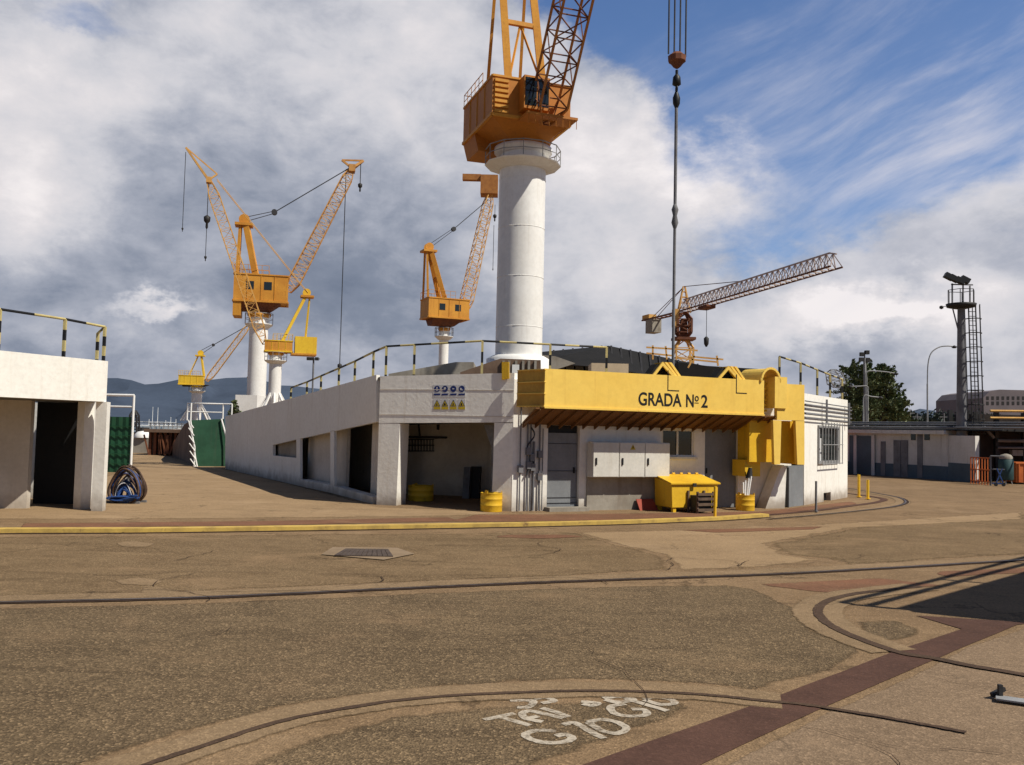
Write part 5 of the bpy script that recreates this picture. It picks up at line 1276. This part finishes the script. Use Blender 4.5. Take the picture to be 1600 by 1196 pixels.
# ------------------------------------------------------------------ trees
def leafmat(name, c1, c2):
    m, nt, b = newmat(name); P = N(nt, 'ShaderNodeNewGeometry').outputs['Position']
    c = mixc(nt, ramp(nt, noise(nt, P, 1.2, 4), .4, .65), c1, c2); c = mixc(nt, ramp(nt, noise(nt, P, 9, 2), .4, .7, 0, .6), c, tuple(x*.5 for x in c1))
    nt.links.new(c, b.inputs['Base Color']); b.inputs['Roughness'].default_value = .7; return m
M_leaf = leafmat('dark leaves', (.085, .12, .045), (.17, .19, .08))
M_leafh = leafmat('hazy leaves', (.05, .07, .06), (.07, .09, .07))
def leaves(mb, c, R, n, size, rnd, flatz=.8):
    for _ in range(n):
        while True:
            p = V(rnd.uniform(-1, 1), rnd.uniform(-1, 1), rnd.uniform(-1, 1))
            if p.length < 1: break
        p = V(p.x*R, p.y*R, p.z*R*flatz)*(.5+.5*rnd.random()**.4)+c
        d = V(rnd.uniform(-1, 1), rnd.uniform(-1, 1), rnd.uniform(-.3, 1.2)).normalized(); s = d.cross(V(rnd.random(), rnd.random(), rnd.random())).normalized(); k = size*rnd.uniform(.6, 1.3)
        mb.add([p-d*k, p+s*k*.35, p+d*k, p-s*k*.35], [(0, 1, 2, 3)])
def tree(px, Y, tops, label, rnd, m):
    b_ = flat(D(px, 650, Y)); t = thing('leafy_tree', label, 'tree', b_, 'trees beyond the low block'); zt = D(px, tops[0][1], Y).z
    tr = MB().tube(b_, flat(b_, zt*.5), .35, .22, n=10); tr.tube(flat(b_, zt*.5), flat(b_, zt*.9), .22, .05, n=8)
    cl = MB()
    for (x, y, R) in tops:
        c = D(x, y, Y)+V(0, rnd.uniform(-1, 1)); tr.tube(flat(b_, max(1, c.z*.55)), c, .09, .03, n=6); leaves(cl, c, R*.75, int(130*R*R+70), .15, rnd)
        for _ in range(9):                     # sprays of leaves that reach out and up from each limb
            d = V(rnd.uniform(-1, 1), rnd.uniform(-.6, .6), rnd.uniform(-.1, 1.1)).normalized(); L = R*rnd.uniform(.8, 1.6); tr.tube(c, c+d*L*.8, .03, .01, n=4, cap=False)
            for k in range(6): tt = .35+.65*k/5; leaves(cl, c+d*L*tt, R*.24*(1.25-tt)+.04, 16, .12, rnd)
    tr.build('trunk', M_bark, t); cl.build('crown', m, t)
rnd = random.Random(11)
tree(1345, 62, [(1340, 592, 1.0), (1333, 612, 1.2), (1328, 632, 1.3), (1352, 600, .9), (1345, 625, 1.4), (1355, 645, 1.5), (1330, 655, 1.4), (1338, 578, .6), (1322, 648, 1.1), (1318, 662, 1.1), (1350, 582, .5)], 'dark tall tree behind the lamp tower, its left crown', rnd, M_leaf)
tree(1380, 64, [(1378, 590, .8), (1382, 605, 1.0), (1388, 625, 1.2), (1372, 615, 1.2), (1380, 645, 1.5), (1395, 650, 1.1), (1402, 662, .9), (1368, 640, 1.3), (1390, 638, 1.2), (1366, 660, 1.4), (1371, 598, .6), (1398, 634, .5), (1384, 582, .4)], 'dark spreading tree right of the lamp tower', rnd, M_leaf)
st = MB(); rnd = random.Random(4)
for i in range(60):
    x = 1395+i*2.6; c = D(x, 664+rnd.uniform(-6, 3), 150); leaves(st, c, 2.0+rnd.random(), 50, .5, rnd)
    c = flat(c, c.z-3); leaves(st, c, 2.6, 40, .6, rnd)
tag(st.build('tree_belt', M_leafh), 'hazy line of distant trees behind the low block', 'trees', kind='stuff')
for i, (x, y) in enumerate(((1422, 640), (1433, 646), (1475, 646), (1535, 648), (1528, 626))):
    p_ = D(x, y, 120); t = thing('distant_pole', ['thin pole left of the swan neck lamp', 'second thin pole left of the swan neck lamp', 'thin pole just left of the tall mast', 'thin pole by the skyline block', 'taller thin pole between mast and skyline block'][i], 'pole', flat(p_), 'thin poles on the right skyline')
    MB().tube(flat(p_), p_, .12, .08).build('shaft', M_steel, t); MB().bar(p_+V(-.6, 0, -.5), p_+V(.6, 0, -.5), .1).build('crossarm', M_steel, t)

# ------------------------------------------------------------------ left background: dock, boats, hills
dk = thing('dock_gantry', 'dark rusty steel gantry stack at the end of the slip road', 'gantry', flat(G(250, 712)))
Y = G(250, 712).y; X = lambda px: D(px, 690, Y).x; Zz = lambda py: D(250, py, Y).z
MB().box(X(228), X(292), Y+.6, Y+4, 0, Zz(676)).build('stock', M_brownp, dk)
MB().box(X(226), X(292), Y-.2, Y+4.2, Zz(676)+.002, Zz(671)).build('top_beam', M_brownp, dk)
m = MB(); rnd = random.Random(2)
for x in range(232, 292, 8): m.box(X(x)-.08, X(x)+.08, Y+.2, Y+.4, 0, Zz(676))
for k in range(10): x = rnd.uniform(230, 280); m.bar(V(X(x), Y, .1), V(X(x+rnd.uniform(-10, 10)), Y, Zz(680)), .08)
m.build('brace', M_rust, dk)
m = MB()
for x in range(234, 290, 7): m.bar(V(X(x), Y, Zz(671)), V(X(x), Y, Zz(661)), .05)
m.bar(V(X(232), Y, Zz(662)), V(X(290), Y, Zz(662)), .05).bar(V(X(232), Y, Zz(666)), V(X(290), Y, Zz(666)), .04); m.build('top_rail', M_galv, dk)
kb = thing('winch_cabinet', 'small grey cabinet with white rounded top beside the slip road', 'cabinet', flat(G(220, 708)))
p_ = flat(G(220, 708)); MB().box(p_.x-.55, p_.x+.55, p_.y, p_.y+.8, 0, 1.0).build('body', M_conc, kb); MB().lathe(p_+V(0, .4, 0), [(.62, 1.002), (.6, 1.2), (.4, 1.4), (.1, 1.45)], 16).build('top', M_whitem, kb)
tp = thing('dark_tower', 'dark thin lattice tower right of the green screen', 'tower', flat(D(210, 700, 70)))
m = MB(); lattice(m, flat(D(210, 700, 70)), D(210, 642, 70), .6, .5, V(1, 0, 0), 8, .05, taper=.001); m.build('mast', M_dark, tp); MB().box(D(207, 700, 70).x, D(216, 700, 70).x, 70.5, 72, 0, D(212, 668, 70).z).build('cabin', M_dark, tp)
for i, (x, y) in enumerate(((239, 636), (247, 637), (222, 664), (267, 652), (275, 655), (233, 655), (259, 657))):
    p_ = D(x, y, 240); t = thing('sailboat', ['moored sailboat with the tallest mast', 'moored sailboat just right of the tallest mast', 'leftmost moored sailboat near the white topped cabinet', 'moored sailboat over the middle of the gantry', 'moored sailboat nearest to the far yellow crane', 'moored sailboat just left of the tallest mast', 'moored sailboat between the tall masts and the gantry middle'][i], 'sailboat', flat(p_, .1), 'moored sailboats in the harbour')
    MB().tube(flat(p_, 1.0), p_, .09, .06, n=6).build('mast', M_whitem, t); q = flat(p_, .1)
    MB().hexa([q+V(-3, -.7, 0), q+V(3.2, -.7, 0), q+V(3.2, .7, 0), q+V(-3, .7, 0)], [q+V(-3.4, -1.1, 1.1), q+V(4.5, -.1, 1.4), q+V(4.5, .1, 1.4), q+V(-3.4, 1.1, 1.1)]).build('hull', M_whitem, t)
    MB().bar(flat(p_, 2.2), flat(p_, 2.3)+V(-2.5, 0), .14).build('mast_boom', M_whitem, t)
# dark low clutter over the flank wall
for x, y, h in ((372, 634, 15),):
    c = D(x, y, 60); 
cl = thing('cypress_tree', 'small dark pointed tree over the flank wall left of the white columns', 'tree', flat(D(366, 650, 95)))
m = MB(); rnd = random.Random(9)
for k in range(9): leaves(m, D(366, 652-k*3, 95), .9*(1-k/10)+.1, 70, .2, rnd)
m.build('crown', M_leaf, cl); MB().tube(flat(D(366, 650, 95)), D(366, 640, 95), .15).build('trunk', M_bark, cl)

def hills():
    def hz(name, Y, prof, col):
        m = MB(); rnd = random.Random(Y); n = 160; vs = []
        xs = [-900+i*(3400)/n for i in range(n+1)]
        def h(px):
            for (a, ya), (b_, yb) in zip(prof, prof[1:]):
                if a <= px <= b_: t = (px-a)/(b_-a); t = t*t*(3-2*t); return ya+(yb-ya)*t
            return prof[-1][1]
        rows = 6; top = []
        for px in xs:
            y = h(px)+1.3*math.sin(px*.06)+.8*math.sin(px*.17+1)+.5*rnd.uniform(-1, 1); top.append(D(px, y, Y))
        for j in range(rows+1):
            for i, p in enumerate(top): vs.append(V(p.x*(1-.05*j)+60*math.sin(i*.9+j)*(j > 0), Y-j*160+40*math.sin(i*.5+j*2)*(j > 0), max(-5, p.z*(1-(j/rows)**.8)+(12*math.sin(i*.7+j*1.3) if 0 < j < rows else 0))))
        for j in range(rows):
            for i in range(n): a = j*(n+1)+i; m.add([], []) ; m.f.append((a, a+1, a+n+2, a+n+1)); m.sm.append(True)
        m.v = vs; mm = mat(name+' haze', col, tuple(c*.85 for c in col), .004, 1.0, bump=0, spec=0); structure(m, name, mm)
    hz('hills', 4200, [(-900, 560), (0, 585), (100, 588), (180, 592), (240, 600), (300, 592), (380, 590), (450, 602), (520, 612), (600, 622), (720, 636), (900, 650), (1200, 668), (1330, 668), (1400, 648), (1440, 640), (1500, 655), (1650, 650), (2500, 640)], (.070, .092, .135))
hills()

# ------------------------------------------------------------------ steel platform right of the frame (its shadow reaches into the yard)
def platform():
    c0 = G(1312, 947); S = V(-.91, .41).normalized(); cot = 1/math.tan(math.radians(50)); ax = V(.72, .69).normalized()
    H1 = 4.9; base = flat(c0)-S*H1*cot; t = thing('steel_platform', 'tall steel work platform standing just right of the view', 'platform', base)
    side = -S.copy(); 
    def at(a, b_, z): return flat(base+ax*a+side*b_, z)
    m = MB()
    for a in (0, 3.2, 6.5, 9.5):
        for b_ in (0, 2.8): m.bar(at(a, b_, 0), at(a, b_, 3.9), .16)
    m.build('leg', M_steel, t)
    MB().prism([at(0, 0, 3.9), at(9.5, 0, 3.9), at(9.5, 2.8, 3.9), at(0, 2.8, 3.9)], UP*.3).build('deck', M_steel, t)
    m = MB()
    for z in (4.55, 4.9): m.bar(at(0, 0, z), at(9.5, 0, z), .07).bar(at(0, 2.8, z), at(9.5, 2.8, z), .07).bar(at(0, 0, z), at(0, 2.8, z), .07)
    for a in range(0, 10, 3):
        for b_ in (0, 2.8): m.bar(at(a, b_, 4.2), at(a, b_, 4.9), .07)
    m.build('guard_rail', M_yeldull, t)
    m = MB()
    for a, b_ in ((0, 3.2), (3.2, 6.5), (6.5, 9.5)): m.prism([at(a+.5, 1.4, .2), at(b_-.3, 1.4, .2), at(b_-.3, 1.4, 3.2), at(a+.5, 1.4, 3.2)], side*.1)
    m.build('side_panel', M_brownp, t)
platform()

# ------------------------------------------------------------------ light
EL = 50.0; sv = V(.89, -.45).normalized()
sd = V(sv.x*math.cos(math.radians(EL)), sv.y*math.cos(math.radians(EL)), math.sin(math.radians(EL)))
ld = bpy.data.lights.new('sun', 'SUN'); lo = bpy.data.objects.new('sun', ld); C.objects.link(lo)
ld.energy = 5.0; ld.angle = math.radians(.5); ld.color = (1.0, .94, .82)
lo.rotation_euler = sd.to_track_quat('Z', 'Y').to_euler()
wd = bpy.data.worlds.new('World'); sc.world = wd; wd.use_nodes = True; nt = wd.node_tree
bg = nt.nodes['Background']; sky = N(nt, 'ShaderNodeTexSky', sky_type='NISHITA'); sky.sun_disc = False
sky.sun_elevation = math.radians(EL); sky.sun_rotation = math.atan2(sv.x, sv.y); sky.air_density = 1.0; sky.dust_density = .6; sky.ozone_density = 2.0
tc = N(nt, 'ShaderNodeTexCoord').outputs['Generated']
sp = N(nt, 'ShaderNodeSeparateXYZ'); nt.links.new(tc, sp.inputs[0])
az = mth(nt, 'ARCTAN2', sp.outputs[0], sp.outputs[1]); el = mth(nt, 'ARCSINE', sp.outputs[2])
cv = N(nt, 'ShaderNodeCombineXYZ'); nt.links.new(az, cv.inputs[0]); nt.links.new(el, cv.inputs[1])
ae = cv.outputs[0]
def vadd(a, b_, s=1.0):
    n = N(nt, 'ShaderNodeVectorMath', operation='ADD'); nt.links.new(a, n.inputs[0])
    m = N(nt, 'ShaderNodeVectorMath', operation='SCALE'); m.inputs['Scale'].default_value = s
    q = N(nt, 'ShaderNodeVectorMath', operation='SUBTRACT'); nt.links.new(b_, q.inputs[0]); q.inputs[1].default_value = (.5, .5, .5)
    nt.links.new(q.outputs[0], m.inputs[0]); nt.links.new(m.outputs[0], n.inputs[1]); return n.outputs[0]
warp = vadd(ae, noise(nt, vmul(nt, ae, (1, 1.5, 1)), 7, 6, .62, out=1), .16)      # ragged cloud edges
def blob(px, py, rx, ry, amp=1.0, rot=0.0, src=None):
    r = ray(px, py); a0 = math.atan2(r.x, r.y); e0 = math.asin(r.z)
    s = N(nt, 'ShaderNodeVectorMath', operation='SUBTRACT'); nt.links.new(src or warp, s.inputs[0]); s.inputs[1].default_value = (a0, e0, 0)
    x = s.outputs[0]
    if rot:
        rn = N(nt, 'ShaderNodeVectorRotate', rotation_type='Z_AXIS'); nt.links.new(x, rn.inputs[0]); rn.inputs['Angle'].default_value = -rot; x = rn.outputs[0]
    x = vmul(nt, x, (F/rx, F/ry, 0)); l = N(nt, 'ShaderNodeVectorMath', operation='LENGTH'); nt.links.new(x, l.inputs[0])
    return ramp(nt, l.outputs[1], 0, 1, amp, 0)
def total(L):
    o = L[0]
    for x in L[1:]: o = mth(nt, 'ADD', o, x)
    return o
# base sky
blue = N(nt, 'ShaderNodeVectorMath', operation='SCALE'); nt.links.new(sky.outputs[0], blue.inputs[0]); blue.inputs['Scale'].default_value = .085
skyc = vmul(nt, blue.outputs[0], (.95, 1.12, 1.40))
front = mth(nt, 'MULTIPLY', ramp(nt, mth(nt, 'ABSOLUTE', az), .62, 1.0, 1, 0), ramp(nt, el, .5, .8, 1, 0))
dim = N(nt, 'ShaderNodeVectorMath', operation='SCALE'); nt.links.new(skyc, dim.inputs[0]); nt.links.new(mth(nt, 'MULTIPLY_ADD', front, .55, .45), dim.inputs['Scale']); skyc = dim.outputs[0]  # sky outside the view dimmed to weaken the fill light
n1 = noise(nt, vmul(nt, ae, (1, 1.8, 1)), 5.0, 9, .60, dist=.25)
n2 = noise(nt, vmul(nt, ae, (1, 1.5, 1)), 13.0, 8, .6, dist=.2)
# cloud cover: everywhere in view except the clear area upper right
clear = total([blob(1430, 190, 460, 300, .55, .15), blob(1080, 20, 330, 170, 1.0), blob(1330, 90, 380, 170, .75, .25), blob(1580, 20, 260, 140, .55), blob(1300, 300, 320, 130, .26, .2), blob(1250, 370, 260, 80, .12), blob(1560, 130, 260, 120, .35), blob(120, 10, 200, 60, .35), blob(950, -120, 500, 160, .8)])
cover = mth(nt, 'SUBTRACT', mth(nt, 'ADD', mth(nt, 'MULTIPLY', n1, 1.1), .28), clear)
cover = ramp(nt, cover, .22, .66)
cover = mth(nt, 'MULTIPLY', cover, mth(nt, 'MULTIPLY', ramp(nt, mth(nt, 'ABSOLUTE', az), .62, .95, 1, .05), ramp(nt, el, .52, .75, 1, .05)))  # clouds thinned outside the view, also for less fill light
# cirrus streaks over the clear part
rot = N(nt, 'ShaderNodeVectorRotate', rotation_type='Z_AXIS'); nt.links.new(vadd(ae, noise(nt, ae, 3, 2, .5, out=1), .07), rot.inputs[0]); rot.inputs['Angle'].default_value = -.42
ci = noise(nt, vmul(nt, rot.outputs[0], (1.5, 7, 1)), 2.8, 8, .62, dist=0)
ci = mth(nt, 'MULTIPLY', ramp(nt, ci, .34, .80, .06, .85), total([blob(1450, 230, 420, 330, 1.15), blob(1100, 110, 260, 120, .35)]))
# brightness of the clouds
br = total([blob(60, 170, 240, 170, .34), blob(330, 60, 330, 100, .08), blob(650, 90, 240, 170, .20), blob(1330, 480, 260, 60, .2), blob(1000, 230, 330, 130, .38), blob(1180, 260, 200, 90, .2), blob(1400, 490, 230, 60, .30), blob(240, 490, 90, 26, .25), blob(20, 330, 120, 120, .25), blob(250, 495, 60, 22, .2), blob(930, 350, 240, 90, .1), blob(1560, 560, 160, 90, .18), blob(1560, 240, 200, 130, .25), blob(1000, 430, 300, 130, .20), blob(1300, 520, 260, 70, .20)])
dk_ = total([blob(560, 500, 400, 140, .24), blob(220, 420, 380, 110, .16), blob(120, 560, 330, 70, .22), blob(380, 280, 420, 150, .16), blob(600, 390, 200, 120, .14), blob(1330, 560, 300, 60, .12), blob(960, 480, 200, 70, .06)])
lum = mth(nt, 'ADD', mth(nt, 'MULTIPLY', n1, .55), mth(nt, 'MULTIPLY', n2, .55))
lum = mth(nt, 'SUBTRACT', mth(nt, 'ADD', lum, br), mth(nt, 'ADD', dk_, .0))
cr = N(nt, 'ShaderNodeValToRGB'); nt.links.new(lum, cr.inputs[0])
el_ = cr.color_ramp.elements; el_[0].position = .12; el_[0].color = (.15, .185, .26, 1); el_[1].position = .98; el_[1].color = (.92, .87, .87, 1)
for pos, c in ((.32, (.235, .27, .35)), (.48, (.40, .425, .50)), (.66, (.62, .62, .665)), (.84, (.76, .73, .75))):
    e = cr.color_ramp.elements.new(pos); e.color = (*c, 1)
c = mixc(nt, cover, skyc, cr.outputs[0])
c = mixc(nt, ci, c, (.66, .66, .74))
hz_ = mth(nt, 'MULTIPLY', ramp(nt, el, -.02, .10, .55, 0), mth(nt, 'MULTIPLY_ADD', front, .8, .2)); c = mixc(nt, hz_, c, (.36, .38, .46))
nt.links.new(c, bg.inputs[0]); bg.inputs[1].default_value = 1.0

sc.view_settings.view_transform = 'Standard'; sc.view_settings.look = 'None'; sc.view_settings.exposure = 0
sc.render.engine = 'CYCLES'; sc.render.resolution_x = 1024; sc.render.resolution_y = 765
sc.cycles.max_bounces = 6
